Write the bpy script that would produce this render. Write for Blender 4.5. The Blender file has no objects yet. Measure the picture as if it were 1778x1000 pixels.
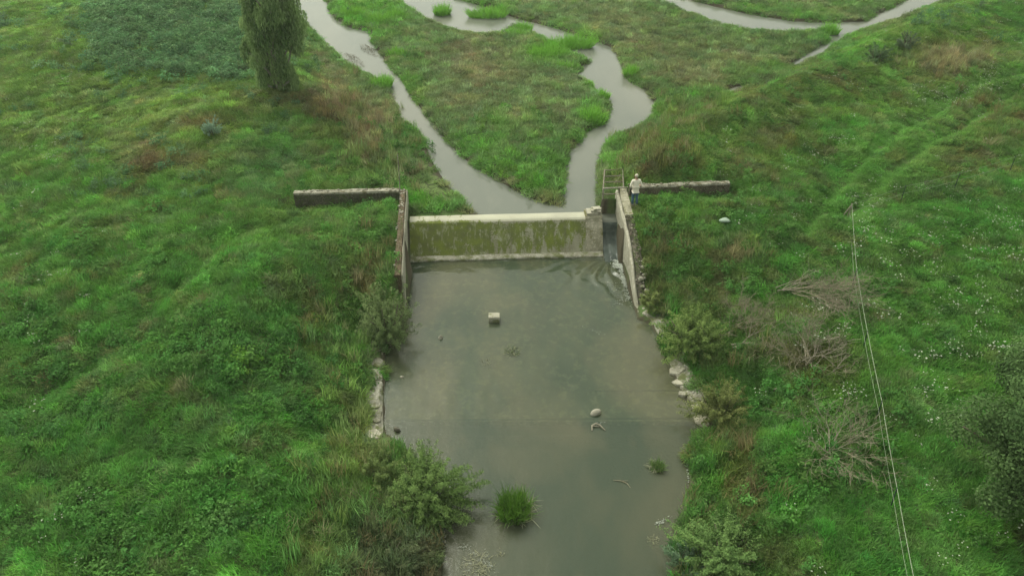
import bpy, math, random
import numpy as np
from mathutils import Vector

# ---------------------------------------------------------------- camera, sky, sun, exposure
S = bpy.context.scene
COL = S.collection
CAM_H, CAM_P, FPX = 21.0, math.radians(36), 1369.0
cam_data = bpy.data.cameras.new("camera")
cam = bpy.data.objects.new("camera", cam_data)
COL.objects.link(cam)
cam.location = (0, 0, CAM_H)
cam.rotation_euler = (math.radians(90) - CAM_P, 0, 0)
cam_data.sensor_width = 36.0
cam_data.lens = 36.0 * FPX / 1778.0
cam_data.clip_end = 3000
S.camera = cam

SUN_EL, SUN_AZ = math.radians(52), math.radians(-35)      # azimuth from +Y towards +X
world = bpy.data.worlds.new("World")
S.world = world
world.use_nodes = True
wn, wl = world.node_tree.nodes, world.node_tree.links
wn.clear()
wo = wn.new('ShaderNodeOutputWorld')
bg = wn.new('ShaderNodeBackground')
sky = wn.new('ShaderNodeTexSky')
sky.sky_type = 'NISHITA'
sky.sun_disc = False
sky.sun_elevation = SUN_EL
sky.sun_rotation = SUN_AZ
sky.dust_density = 4.0
hs = wn.new('ShaderNodeHueSaturation')
hs.inputs['Saturation'].default_value = 0.16
tint = wn.new('ShaderNodeMix'); tint.data_type = 'RGBA'; tint.blend_type = 'MULTIPLY'
tint.inputs[0].default_value = 1.0
tint.inputs[7].default_value = (0.97, 1.0, 0.86, 1)
wl.new(sky.outputs[0], hs.inputs['Color'])
wl.new(hs.outputs[0], tint.inputs[6])
wl.new(tint.outputs[2], bg.inputs['Color'])
bg.inputs['Strength'].default_value = 0.15
wl.new(bg.outputs[0], wo.inputs['Surface'])

sun_data = bpy.data.lights.new("sun", 'SUN')
sun_data.energy = 0.75
sun_data.angle = math.radians(28)
sun_data.color = (1.0, 0.97, 0.88)
sun = bpy.data.objects.new("sun", sun_data)
COL.objects.link(sun)
sd = Vector((math.sin(SUN_AZ) * math.cos(SUN_EL), math.cos(SUN_AZ) * math.cos(SUN_EL), math.sin(SUN_EL)))
sun.rotation_euler = (-sd).to_track_quat('-Z', 'Y').to_euler()

S.view_settings.view_transform = 'Standard'
S.view_settings.look = 'None'
S.view_settings.exposure = 0.98
S.view_settings.gamma = 1.0
S.render.engine = 'CYCLES'
S.cycles.max_bounces = 6
S.cycles.transparent_max_bounces = 8
S.cycles.use_denoising = True

RNG = np.random.default_rng(7)
random.seed(7)

# ---------------------------------------------------------------- picture point <-> place
CP, SP = math.cos(CAM_P), math.sin(CAM_P)
def at(px, py, z=0.0):
    a = (px - 889) / FPX; b = (500 - py) / FPX
    d = np.array([a, CP + b * SP, -SP + b * CP])
    t = (z - CAM_H) / d[2]
    return np.array([0, 0, CAM_H]) + t * d
def proj(x, y, z):
    zz = z - CAM_H
    dep = y * CP - zz * SP
    up = y * SP + zz * CP
    dep = np.maximum(dep, 0.5)
    return 889 + FPX * x / dep, 500 - FPX * up / dep
def poly(pts, z):
    return np.array([at(p[0], p[1], z)[:2] for p in pts])

# ---------------------------------------------------------------- noise and distance helpers
def _hash(ix, iy, seed):
    h = (ix.astype(np.int64) * 374761393 + iy.astype(np.int64) * 668265263 + seed * 1442695041) & 0xffffffff
    h = ((h ^ (h >> 13)) * 1274126177) & 0xffffffff
    return ((h ^ (h >> 16)) & 0xffff) / 65535.0
def vnoise(x, y, seed=0):
    ix, iy = np.floor(x), np.floor(y)
    fx, fy = x - ix, y - iy
    fx = fx * fx * (3 - 2 * fx); fy = fy * fy * (3 - 2 * fy)
    a = _hash(ix, iy, seed); b = _hash(ix + 1, iy, seed)
    c = _hash(ix, iy + 1, seed); d = _hash(ix + 1, iy + 1, seed)
    return (a * (1 - fx) + b * fx) * (1 - fy) + (c * (1 - fx) + d * fx) * fy
def fbm(x, y, scale, octs=3, seed=0):
    s = 0; amp = 1; tot = 0
    for k in range(octs):
        s = s + amp * vnoise(x / scale + 17.3 * k, y / scale - 9.1 * k, seed + k)
        tot += amp; amp *= 0.55; scale *= 0.47
    return s / tot
def seg_dist(x, y, P, closed=True):
    n = len(P)
    D = np.full(x.shape, 1e9)
    for i in range(n if closed else n - 1):
        a = P[i]; b = P[(i + 1) % n]
        ab = b - a; L = max(ab @ ab, 1e-9)
        t = np.clip(((x - a[0]) * ab[0] + (y - a[1]) * ab[1]) / L, 0, 1)
        d = (x - a[0] - t * ab[0]) ** 2 + (y - a[1] - t * ab[1]) ** 2
        D = np.minimum(D, d)
    return np.sqrt(D)
def inside(x, y, P):
    r = np.zeros(x.shape, bool)
    n = len(P)
    for i in range(n):
        a = P[i]; b = P[(i + 1) % n]
        if a[1] == b[1]: continue
        c = (a[1] > y) != (b[1] > y)
        xi = (b[0] - a[0]) * (y - a[1]) / (b[1] - a[1]) + a[0]
        r ^= c & (x < xi)
    return r
def sdist(x, y, P):
    d = seg_dist(x, y, P)
    return np.where(inside(x, y, P), -d, d)
def sstep(e0, e1, v):
    t = np.clip((v - e0) / (e1 - e0), 0, 1)
    return t * t * (3 - 2 * t)

# ---------------------------------------------------------------- layout of the place
UP, LAND, MEAD = 1.15, 1.33, 2.1
W0 = np.array([-4.84, 31.29]); W1 = np.array([4.36, 31.74])       # foot of the weir
EA = (W1 - W0) / np.linalg.norm(W1 - W0); NA = np.array([-EA[1], EA[0]])
WL = np.linalg.norm(W1 - W0)
def wp(a, n, z=0.0):
    q = W0 + EA * a + NA * n
    return np.array([q[0], q[1], z])
LW_A, LW_B = np.array([-5.10, 34.0]), np.array([-4.62, 27.3])      # channel walls, inner faces
RW_A, RW_B = np.array([5.06, 34.0]), np.array([5.42, 26.6])

down_px = [(668, 600), (666, 700), (668, 750), (695, 772), (722, 800), (748, 850), (752, 900), (770, 960), (760, 1060), (740, 1300)]
down_px2 = [(1150, 1300), (1160, 1060), (1170, 990), (1170, 930), (1192, 880), (1198, 830), (1190, 775), (1225, 755), (1232, 728), (1192, 695), (1168, 650), (1150, 600), (1130, 562)]
DOWN = np.vstack([[wp(-0.1, 1.0)[:2]], [LW_B + [0, .6]], [LW_B + [-.35, -.6]], poly(down_px, 0), [[-3.5, -6], [4, -6]], poly(down_px2, 0), [RW_B], [RW_A * .3 + RW_B * .7], [[5.06, 33.5]], [[4.3, 33.5]], [wp(WL, 1.0)[:2]]])

left_ch = [(470, -60), (500, 0), (545, 60), (580, 90), (612, 118), (655, 140), (680, 165), (690, 200), (735, 240), (750, 280), (772, 315), (800, 345), (822, 372), (900, 380),
           (1046, 375), (1040, 330), (1042, 275), (1062, 240), (1100, 226), (1133, 205), (1139, 182), (1122, 157), (1088, 138), (1076, 102), (1060, 82), (1030, 70),
           (1000, 62), (960, 48), (900, 34), (868, 22), (840, 12), (790, -2), (770, -30), (740, -60), (640, -60), (690, 0), (735, 32), (780, 52), (830, 62), (868, 58), (890, 46), (925, 60),
           (972, 86), (1004, 100), (1025, 108), (1010, 115), (1003, 135), (1030, 150), (1050, 165), (1060, 188), (1052, 208), (1020, 228), (990, 262), (980, 300), (976, 357),
           (935, 350), (890, 328), (848, 303), (803, 274), (768, 235), (728, 185), (700, 140), (668, 105), (650, 80), (640, 55), (605, 48), (580, 32), (565, 0), (550, -60)]
UPW = [poly(left_ch, UP),
       poly([(1080, -40), (1130, -2), (1190, 22), (1240, 42), (1300, 55), (1360, 58), (1430, 58), (1440, 72), (1400, 92), (1372, 112), (1385, 118), (1430, 95), (1470, 65), (1500, 52), (1560, 35), (1640, 2), (1700, -30), (1620, -30), (1560, 8), (1500, 38), (1440, 40), (1380, 38), (1300, 25), (1240, 12), (1180, -5), (1150, -40)], UP),
       poly([(1255, 158), (1290, 148), (1300, 154), (1262, 164)], UP),
       poly([(1020, 140), (1045, 150), (1062, 176), (1048, 176), (1030, 158)], UP)]
FLOOD = poly([(440, -80), (505, 40), (560, 110), (620, 165), (668, 215), (700, 270), (712, 330), (712, 372), (900, 384), (1050, 372), (1040, 300), (1060, 255), (1105, 232), (1180, 195), (1290, 158), (1390, 112), (1500, 60), (1640, 5), (1790, -80)], 1.4)
DIKE_R = poly([(1105, 275), (1180, 225), (1300, 178), (1420, 130), (1520, 85), (1700, 10)], 2.6)
DIKE_L = poly([(690, 300), (650, 230), (590, 175), (530, 130), (440, 20)], 2.4)
TRACK_A = poly([(1800, 112), (1690, 150), (1580, 215), (1500, 275), (1440, 345), (1400, 400)], MEAD)
TRACK_B = poly([(1800, 142), (1700, 195), (1620, 245), (1540, 305), (1470, 370)], MEAD)
DITCH = poly([(500, 385), (400, 415), (340, 470), (280, 520), (215, 575), (130, 640), (40, 690), (-80, 740)], MEAD)
MOUNDS = [(at(340, 212, 2.4), .45, 1.9), (at(300, 262, 2.4), .5, 2.2), (at(430, 180, 2.3), .25, 2.2), (at(110, 60, 2.3), .4, 4), (at(230, 20, 2.3), .5, 4), (at(700, 830, .3), -.1, 2), (at(1640, 110, 2.4), .5, 3.0),
          (at(430, 480, 2.2), .35, 2.2), (at(250, 660, 2.1), .3, 2.0), (at(80, 520, 2.1), .3, 2.5), (at(1180, 280, 2.4), .4, 2.5)]

WINGS = [(at(693, 344, 2.1)[:2], at(509, 349, 2.1)[:2]), (at(1268, 330, 2.1)[:2], at(1110, 338, 2.1)[:2])]

def wall_top(Y, side):
    if side < 0:
        return np.interp(Y, [26.6, 27.2, 29, 34], [1.45, 1.85, 2.05, 2.25])
    return np.interp(Y, [26.6, 27.4, 28.4, 29.2, 30.7, 34], [-.1, .12, .75, 1.25, 1.85, 2.2])

def terrain(x, y):
    """height of the bare ground"""
    dd = sdist(x, y, DOWN)
    df = sdist(x, y, FLOOD)
    lump = (fbm(x, y, 2.8, 3, 3) - .5) * .68 + (fbm(x, y, 9, 2, 11) - .5) * 1.0
    mead = MEAD + 0 * x
    mead = mead + .55 * np.exp(-(seg_dist(x, y, DIKE_R, False) / 2.6) ** 2) + .3 * np.exp(-(seg_dist(x, y, DIKE_L, False) / 1.8) ** 2)
    rut = np.minimum(seg_dist(x, y, TRACK_A, False), seg_dist(x, y, TRACK_B, False))
    mead = mead - .24 * np.exp(-(rut / .45) ** 2)
    dit = seg_dist(x, y, DITCH, False)
    mead = mead - .24 * np.exp(-(dit / .55) ** 2)
    for wi, (wa, wb) in enumerate(WINGS):
        mead = mead - (.42, .80)[wi] * np.exp(-(seg_dist(x, y, np.array([wa, wb]), False) / (.9, 1.1)[wi]) ** 2)
    for c, h, r in MOUNDS:
        mead = mead + h * np.exp(-((x - c[0]) ** 2 + (y - c[1]) ** 2) / (r * r))
    far = np.clip((dd + 30) / 30, 0, 1)
    # edge height beside the channel: high behind the walls, low at the natural bank
    eL = wall_top(y, -1) - .28; eR = wall_top(y, 1) - .22
    e = np.where(x < 0, eL, eR)
    wallzone = sstep(25.6, 27.0, y)
    e = np.where(wallzone > 0, .12 + (np.maximum(e, .12) - .12) * wallzone, .12)
    ram = sstep(0.0, 5.5, dd) ** .8
    natural = e + (mead - e) * ram
    lumpw = .25 + .75 * sstep(0.3, 3.5, dd)
    z = natural + lump * lumpw * (1 - .75 * wallzone * (1 - sstep(0, 4, dd)))
    # under the water of the lower pool
    bed = np.where(dd < 0, -.75, 0)
    z = np.where(dd < 0, np.where(y > 20.2, -.45, -.7) * sstep(0, -.25, dd) + (1 - sstep(0, -.25, dd)) * (.02 + 0 * z), z)
    # flood plain above the weir
    fl = LAND + (fbm(x, y, 1.6, 3, 21) - .5) * .22
    wd = np.minimum.reduce([sdist(x, y, P) for P in UPW])
    fl = np.minimum(fl, UP + .02 + .9 * np.clip(wd, -4, 4))
    fl = np.where(wd < 0, np.maximum(UP - .5, UP - .02 + wd * .8), fl)
    k = sstep(-.2, 3.4, df)
    up = fl * (1 - k) + (mead + lump * .8) * k
    nn = (x - W0[0]) * NA[0] + (y - W0[1]) * NA[1]
    aa = (x - W0[0]) * EA[0] + (y - W0[1]) * EA[1]
    isup = (nn > 2.0) | ((nn > 1.0) & (aa > -.3) & (aa < WL + .05))
    z = np.where(isup, np.where(df < 0, fl, up), z)
    return z, dd, df, wd

# ---------------------------------------------------------------- mesh helpers
def tag(o, label=None, cat=None, group=None, kind=None):
    if label: o['label'] = label
    if cat: o['category'] = cat
    if group: o['group'] = group
    if kind: o['kind'] = kind
    return o
def link(name, me, mat=None, parent=None):
    o = bpy.data.objects.new(name, me)
    COL.objects.link(o)
    if mat is not None and me is not None: me.materials.append(mat)
    if parent is not None: o.parent = parent
    return o
def empty(name, loc, rz=0.0):
    o = bpy.data.objects.new(name, None)
    COL.objects.link(o)
    o.location = tuple(float(v) for v in loc); o.rotation_euler = (0, 0, rz)
    o.empty_display_size = .2
    return o
def fast_mesh(name, V, faces, smooth=False, shade=None):
    """faces: list of int arrays (n,k)"""
    me = bpy.data.meshes.new(name)
    V = np.asarray(V, np.float32)
    me.vertices.add(len(V)); me.vertices.foreach_set('co', V.ravel())
    loops = np.concatenate([f.ravel() for f in faces]).astype(np.int32)
    tot = np.concatenate([np.full(len(f), f.shape[1], np.int32) for f in faces])
    start = np.concatenate([[0], np.cumsum(tot)[:-1]]).astype(np.int32)
    me.loops.add(len(loops)); me.loops.foreach_set('vertex_index', loops)
    me.polygons.add(len(tot)); me.polygons.foreach_set('loop_start', start); me.polygons.foreach_set('loop_total', tot)
    if smooth: me.polygons.foreach_set('use_smooth', np.ones(len(tot), bool))
    if shade is not None:
        at_ = me.attributes.new('shade', 'FLOAT', 'POINT')
        at_.data.foreach_set('value', np.asarray(shade, np.float32))
    me.update(calc_edges=True)
    return me
def grid_faces(nx, ny):
    i = np.arange((nx - 1) * (ny - 1)); r = i // (nx - 1); c = i % (nx - 1)
    a = r * nx + c
    return np.stack([a, a + 1, a + 1 + nx, a + nx], 1)

class MB:
    def __init__(self): self.v = []; self.f = []; self.s = []
    def add(self, V, F, sh=1.0):
        o = len(self.v)
        self.v += [tuple(map(float, p)) for p in V]
        self.f += [tuple(i + o for i in q) for q in F]
        self.s += [sh] * len(V)
    def box(self, c, size, rz=0, tilt=(0, 0), jit=0.0, bev=0.0, sh=1.0):
        """chamfered block; jit roughens the corners"""
        sx, sy, sz = [q / 2 for q in size]
        b = min(bev, sx * .45, sy * .45, sz * .45)
        V = []; F = []
        if b <= 0:
            for z in (-sz, sz):
                for x, y in ((-sx, -sy), (sx, -sy), (sx, sy), (-sx, sy)): V.append([x, y, z])
            F = [(3, 2, 1, 0), (4, 5, 6, 7), (0, 1, 5, 4), (1, 2, 6, 5), (2, 3, 7, 6), (3, 0, 4, 7)]
        else:
            rings = [(-sz, b), (-sz + b, 0), (sz - b, 0), (sz, b)]
            for z, i in rings:
                X, Y = sx - i, sy - i
                for x, y in ((-X + b, -Y), (X - b, -Y), (X, -Y + b), (X, Y - b), (X - b, Y), (-X + b, Y), (-X, Y - b), (-X, -Y + b)): V.append([x, y, z])
            for r in range(3):
                for k in range(8): F.append((r * 8 + k, r * 8 + (k + 1) % 8, r * 8 + 8 + (k + 1) % 8, r * 8 + 8 + k))
            F.append(tuple(range(7, -1, -1))); F.append(tuple(range(24, 32)))
        V = np.array(V)
        if jit: V = V + RNG.normal(0, jit, V.shape)
        V[:, 2] += V[:, 0] * tilt[0] + V[:, 1] * tilt[1]
        ca, sa = math.cos(rz), math.sin(rz)
        R = np.stack([V[:, 0] * ca - V[:, 1] * sa, V[:, 0] * sa + V[:, 1] * ca, V[:, 2]], 1) + np.array(c)
        self.add(R, F, sh)
    def tube(self, pts, rad, sides=6, sh=1.0):
        pts = np.array(pts, float)
        n = len(pts)
        rad = np.broadcast_to(np.array(rad, float), (n,)) if np.ndim(rad) else np.full(n, rad)
        V = []
        T = np.gradient(pts, axis=0)
        ref = np.array([.3, .2, .93]); 
        for i in range(n):
            t = T[i] / (np.linalg.norm(T[i]) + 1e-9)
            u = np.cross(t, ref)
            if np.linalg.norm(u) < .1: u = np.cross(t, [1, 0, 0])
            u /= np.linalg.norm(u); w = np.cross(t, u)
            for k in range(sides):
                a = 2 * math.pi * k / sides
                V.append(pts[i] + rad[i] * (u * math.cos(a) + w * math.sin(a)))
        F = []
        for i in range(n - 1):
            for k in range(sides):
                F.append((i * sides + k, i * sides + (k + 1) % sides, (i + 1) * sides + (k + 1) % sides, (i + 1) * sides + k))
        F.append(tuple(range(sides - 1, -1, -1))); F.append(tuple((n - 1) * sides + k for k in range(sides)))
        self.add(V, F, sh)
    def blob(self, c, r, seed=0, lump=.22, seg=10, rings=6, flat=1.0):
        c = np.array(c); V = []; F = []
        g = np.random.default_rng(seed)
        ph = g.uniform(0, 6.28, 6); dirs = g.normal(0, 1, (6, 3))
        for i in range(rings + 1):
            th = math.pi * i / rings
            for k in range(seg):
                a = 2 * math.pi * k / seg
                d = np.array([math.sin(th) * math.cos(a), math.sin(th) * math.sin(a), math.cos(th)])
                f = 1 + lump * sum(math.sin(1.6 * (dirs[q] @ d) + ph[q]) for q in range(6)) / 3
                V.append(c + d * np.array(r) * f)
        for i in range(rings):
            for k in range(seg):
                F.append((i * seg + k, (i + 1) * seg + k, (i + 1) * seg + (k + 1) % seg, i * seg + (k + 1) % seg))
        self.add(V, F)
    def mesh(self, name, smooth=False):
        me = bpy.data.meshes.new(name)
        me.from_pydata(self.v, [], self.f)
        a = me.attributes.new('shade', 'FLOAT', 'POINT'); a.data.foreach_set('value', np.array(self.s, np.float32))
        if smooth: me.polygons.foreach_set('use_smooth', [True] * len(me.polygons))
        me.update()
        return me
    def build(self, name, mat, parent=None, smooth=False):
        return link(name, self.mesh(name, smooth), mat, parent)

# ---------------------------------------------------------------- materials
class NT:
    def __init__(self, name):
        self.m = bpy.data.materials.new(name); self.m.use_nodes = True
        self.n = self.m.node_tree.nodes; self.l = self.m.node_tree.links
        self.n.clear()
        self.out = self.n.new('ShaderNodeOutputMaterial')
    def new(self, t, **k):
        q = self.n.new(t)
        for a, b in k.items(): setattr(q, a, b)
        return q
    def pos(self):
        return self.new('ShaderNodeNewGeometry').outputs['Position']
    def noise(self, scale, detail=4, vec=None, rough=.55, dist=0.0, stretch=None):
        t = self.new('ShaderNodeTexNoise')
        t.inputs['Scale'].default_value = scale; t.inputs['Detail'].default_value = detail
        t.inputs['Roughness'].default_value = rough; t.inputs['Distortion'].default_value = dist
        v = vec if vec is not None else self.pos()
        if stretch:
            mp = self.new('ShaderNodeMapping'); mp.inputs['Scale'].default_value = stretch
            self.l.new(v, mp.inputs['Vector']); v = mp.outputs[0]
        self.l.new(v, t.inputs['Vector'])
        return t.outputs['Fac']
    def ramp(self, fac, stops):
        r = self.new('ShaderNodeValToRGB')
        e = r.color_ramp.elements
        while len(e) < len(stops): e.new(0.5)
        for i, (p, c) in enumerate(stops):
            e[i].position = p
            e[i].color = (c, c, c, 1) if not hasattr(c, '__len__') else (*c, 1)
        self.l.new(fac, r.inputs[0])
        return r.outputs[0]
    def mix(self, fac, a, b, blend='MIX'):
        m = self.new('ShaderNodeMix', data_type='RGBA', blend_type=blend)
        for s, v in ((0, fac), (6, a), (7, b)):
            if hasattr(v, 'node'): self.l.new(v, m.inputs[s])
            elif s == 0: m.inputs[0].default_value = v
            else: m.inputs[s].default_value = (*v, 1)
        return m.outputs[2]
    def attr(self, name, inst=False):
        a = self.new('ShaderNodeAttribute', attribute_name=name)
        if inst: a.attribute_type = 'INSTANCER'
        return a
    def bump(self, h, strength=.4, dist=.03):
        b = self.new('ShaderNodeBump')
        b.inputs['Strength'].default_value = strength; b.inputs['Distance'].default_value = dist
        self.l.new(h, b.inputs['Height'])
        return b.outputs[0]
    def surf(self, color, rough=.85, normal=None, spec=.3):
        p = self.new('ShaderNodeBsdfPrincipled')
        if hasattr(color, 'node'): self.l.new(color, p.inputs['Base Color'])
        else: p.inputs['Base Color'].default_value = (*color, 1)
        p.inputs['Roughness'].default_value = rough
        p.inputs['Specular IOR Level'].default_value = spec
        if normal is not None: self.l.new(normal, p.inputs['Normal'])
        self.l.new(p.outputs[0], self.out.inputs[0])
        return self.m
    def leafy(self, color, trans=.3):
        d = self.new('ShaderNodeBsdfDiffuse'); t = self.new('ShaderNodeBsdfTranslucent'); m = self.new('ShaderNodeMixShader')
        self.l.new(color, d.inputs[0]); self.l.new(color, t.inputs[0])
        m.inputs[0].default_value = trans
        self.l.new(d.outputs[0], m.inputs[1]); self.l.new(t.outputs[0], m.inputs[2])
        self.l.new(m.outputs[0], self.out.inputs[0])
        return self.m

def mat_concrete(name, base, dark, pale, scale=1.2, moss=None, mossamt=.5):
    t = NT(name)
    n1 = t.noise(scale, 6); n2 = t.noise(scale * 7, 5); n3 = t.noise(scale * .7, 3, stretch=(1, 1, .15))
    c = t.mix(t.ramp(n1, [(.35, 0), (.65, 1)]), base, dark)
    c = t.mix(t.ramp(n2, [(.5, 0), (.68, 1)]), c, pale)
    c = t.mix(t.ramp(n3, [(.5, 0), (.72, .7)]), c, dark)
    if moss: c = t.mix(t.ramp(t.noise(scale * 1.7, 7), [(.62 - .3 * mossamt, 0), (.68 - .1 * mossamt, 1)]), c, moss)
    return t.surf(c, .9, t.bump(n2, .5, .02), .2)

def mat_plain(name, base, dark, scale=6, rough=.85):
    t = NT(name)
    n = t.noise(scale, 5)
    return t.surf(t.mix(t.ramp(n, [(.3, 0), (.7, 1)]), base, dark), rough, t.bump(n, .3, .01), .3)

def mat_foliage(name, dark, light, trans=.3):
    t = NT(name)
    a = t.attr('shade')
    return t.leafy(t.mix(a.outputs['Fac'], dark, light), trans)

def mat_instanced(name, trans=.3):
    """each plant carries its own colour; each blade its own small deviation"""
    t = NT(name)
    c = t.attr('col', True).outputs['Color']
    a = t.attr('shade').outputs['Fac']
    r = t.ramp(a, [(0, .55), (1, 1.45)])
    return t.leafy(t.mix(1.0, c, r, 'MULTIPLY'), trans)

M_CONC = mat_concrete('concrete', (.33, .31, .24), (.22, .21, .16), (.43, .41, .33))
M_CREST = mat_concrete('dry_concrete', (.42, .39, .30), (.34, .32, .25), (.50, .47, .38), .8)
M_PIER = mat_concrete('pier_concrete', (.30, .28, .21), (.19, .18, .12), (.40, .37, .29), 1.6, (.10, .10, .03), .25)
M_SLAB = mat_concrete('slab_concrete', (.34, .32, .25), (.24, .225, .17), (.43, .41, .33), 3, (.12, .13, .06), .2)
M_BANK = mat_concrete('bank_concrete', (.26, .25, .20), (.15, .14, .10), (.36, .35, .30), 2.0, (.10, .11, .045), .5)
M_SOIL = mat_concrete('wall_top_soil', (.105, .070, .042), (.055, .045, .025), (.19, .15, .11), 2.5, (.05, .055, .018), .4)
M_STONEW = mat_concrete('dark_stone', (.085, .075, .055), (.03, .03, .02), (.20, .175, .14), 3.2, (.06, .075, .025), .4)
M_BRSTONE = mat_concrete('brown_stone', (.13, .105, .075), (.05, .04, .028), (.26, .23, .18), 3.0)
M_COPING = mat_concrete('pale_coping', (.29, .275, .22), (.13, .12, .085), (.40, .38, .31), 3.0, (.10, .09, .05), .4)
M_STONE = mat_plain('pale_stone', (.33, .31, .25), (.20, .185, .14), 8)
M_DSTONE = mat_plain('dark_wet_stone', (.13, .12, .09), (.06, .055, .04), 8)
M_RUST = mat_plain('rusty_steel', (.11, .09, .065), (.19, .17, .13), 14, .7)
M_WOOD = mat_plain('dead_wood', (.28, .25, .19), (.17, .15, .11), 12)
M_TWIG = mat_plain('dry_twigs', (.23, .205, .14), (.155, .135, .09), 12)
M_BARK = mat_plain('bark', (.13, .11, .08), (.06, .05, .035), 9)
M_BIRCH = mat_plain('pale_bark', (.32, .30, .25), (.10, .09, .07), 6)
M_POST = mat_plain('dark_green_plastic', (.02, .04, .03), (.03, .055, .04), 5, .5)
M_WIRE = mat_plain('pale_tape', (.25, .28, .20), (.20, .23, .16), 5, .6)
M_SHEET = mat_plain('pale_sheet', (.26, .33, .26), (.19, .25, .19), 5, .6)
M_SKIN = mat_plain('skin', (.36, .22, .16), (.33, .20, .14), 10, .6)
M_SHIRT = mat_plain('cream_cotton', (.70, .65, .55), (.62, .57, .47), 9)
M_JEANS = mat_plain('blue_denim', (.055, .11, .16), (.04, .085, .125), 22)
M_HAIR = mat_plain('light_hair', (.50, .46, .37), (.40, .36, .28), 20)
M_SHOE = mat_plain('pale_shoes', (.40, .37, .32), (.30, .28, .24), 9)

# ---------------------------------------------------------------- ground
def axis(core0, core1, step, far):
    a = list(np.arange(core0, core1 + 1e-6, step))
    s = step; hi = core1; up = []
    while hi < far: s *= 1.35; hi += s; up.append(hi)
    s = step; lo = core0; dn = []
    while lo > -far: s *= 1.35; lo -= s; dn.append(lo)
    return np.array(dn[::-1] + a + up)
gx = axis(-48, 48, .2, 900); gy = axis(4, 76, .2, 900)
GX, GY = np.meshgrid(gx, gy)
fx_, fy_ = GX.ravel(), GY.ravel()
gz, g_dd, g_df, g_wd = terrain(fx_, fy_)
gz = np.where((np.abs(fx_) > 120) | (np.abs(fy_) > 160), np.clip(gz, MEAD - .2, MEAD + .5), gz)
ground_me = fast_mesh('ground', np.stack([fx_, fy_, gz], 1), [grid_faces(len(gx), len(gy))], True)
def ground_z(x, y):
    i = np.clip(np.searchsorted(gx, x) - 1, 0, len(gx) - 2); j = np.clip(np.searchsorted(gy, y) - 1, 0, len(gy) - 2)
    Z = gz.reshape(GX.shape)
    tx = np.clip((x - gx[i]) / (gx[i + 1] - gx[i]), 0, 1); ty = np.clip((y - gy[j]) / (gy[j + 1] - gy[j]), 0, 1)
    return (Z[j, i] * (1 - tx) + Z[j, i + 1] * tx) * (1 - ty) + (Z[j + 1, i] * (1 - tx) + Z[j + 1, i + 1] * tx) * ty
def lie(x, y, th, jit, g):
    """Euler angles that lay a plant on the slope, turned by th"""
    e = .18
    sx = (ground_z(x + e, y) - ground_z(x - e, y)) / (2 * e) + g.normal(0, jit, len(x))
    sy = (ground_z(x, y + e) - ground_z(x, y - e)) / (2 * e) + g.normal(0, jit, len(x))
    sx, sy = np.clip(sx, -1, 1), np.clip(sy, -1, 1)
    c0 = np.stack([np.cos(th), np.sin(th), sx * np.cos(th) + sy * np.sin(th)], 1); c0 /= np.linalg.norm(c0, axis=1)[:, None]
    c2 = np.stack([-sx, -sy, np.ones(len(x))], 1); c2 /= np.linalg.norm(c2, axis=1)[:, None]
    c1 = np.cross(c2, c0)
    return np.stack([np.arctan2(c1[:, 2], c2[:, 2]), -np.arcsin(np.clip(c0[:, 2], -1, 1)), np.arctan2(c0[:, 1], c0[:, 0])], 1)
def on_ground(px, py, z0=MEAD):
    """the place on the ground seen at a picture point"""
    z = z0
    for _ in range(6):
        p = at(px, py, z); z = .5 * z + .5 * float(ground_z(np.array([p[0]]), np.array([p[1]]))[0])
    p = at(px, py, z)
    return np.array([p[0], p[1], z])

# cracked stone pitching on the left upstream bank (mask carried by the mesh)
pc = at(745, 300, 1.5)
pm = np.exp(-(((fx_ - pc[0]) / 1.7) ** 2 + ((fy_ - pc[1]) / 3.0) ** 2) ** 1.5)
a_ = ground_me.attributes.new('pitching', 'FLOAT', 'POINT'); a_.data.foreach_set('value', pm.astype(np.float32))
wet = np.where((g_dd < .1) | (g_wd < .35), 1.0, 0.0)
a_ = ground_me.attributes.new('mud', 'FLOAT', 'POINT'); a_.data.foreach_set('value', wet.astype(np.float32))
t = NT('meadow_soil')
n1 = t.noise(.9, 5); n2 = t.noise(9, 6)
c = t.mix(t.ramp(n1, [(.35, 0), (.65, 1)]), (.055, .10, .028), (.08, .095, .04))
c = t.mix(t.ramp(n2, [(.45, 0), (.7, 1)]), c, (.08, .15, .04))
vo = t.new('ShaderNodeTexVoronoi', feature='DISTANCE_TO_EDGE'); vo.inputs['Scale'].default_value = 1.7
vo.inputs['Randomness'].default_value = 1
nv = t.new('ShaderNodeTexNoise'); nv.inputs['Scale'].default_value = 1.5
ad = t.new('ShaderNodeVectorMath', operation='ADD'); t.l.new(t.pos(), ad.inputs[0]); t.l.new(nv.outputs['Color'], ad.inputs[1]); t.l.new(ad.outputs[0], vo.inputs['Vector'])
slabc = t.mix(t.ramp(n2, [(.4, 0), (.65, 1)]), (.085, .13, .04), (.12, .14, .06))
pitch = t.mix(t.ramp(vo.outputs['Distance'], [(.02, 0), (.07, 1)]), (.02, .02, .012), slabc)
pf = t.new('ShaderNodeMath', operation='MULTIPLY'); pf.inputs[1].default_value = .8; t.l.new(t.attr('pitching').outputs['Fac'], pf.inputs[0])
c = t.mix(pf.outputs[0], c, pitch)
c = t.mix(t.attr('mud').outputs['Fac'], c, (.055, .048, .032))
ground = link('ground', ground_me, t.surf(c, .95, t.bump(n2, .6, .05), .1))
tag(ground, kind='structure')

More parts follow.
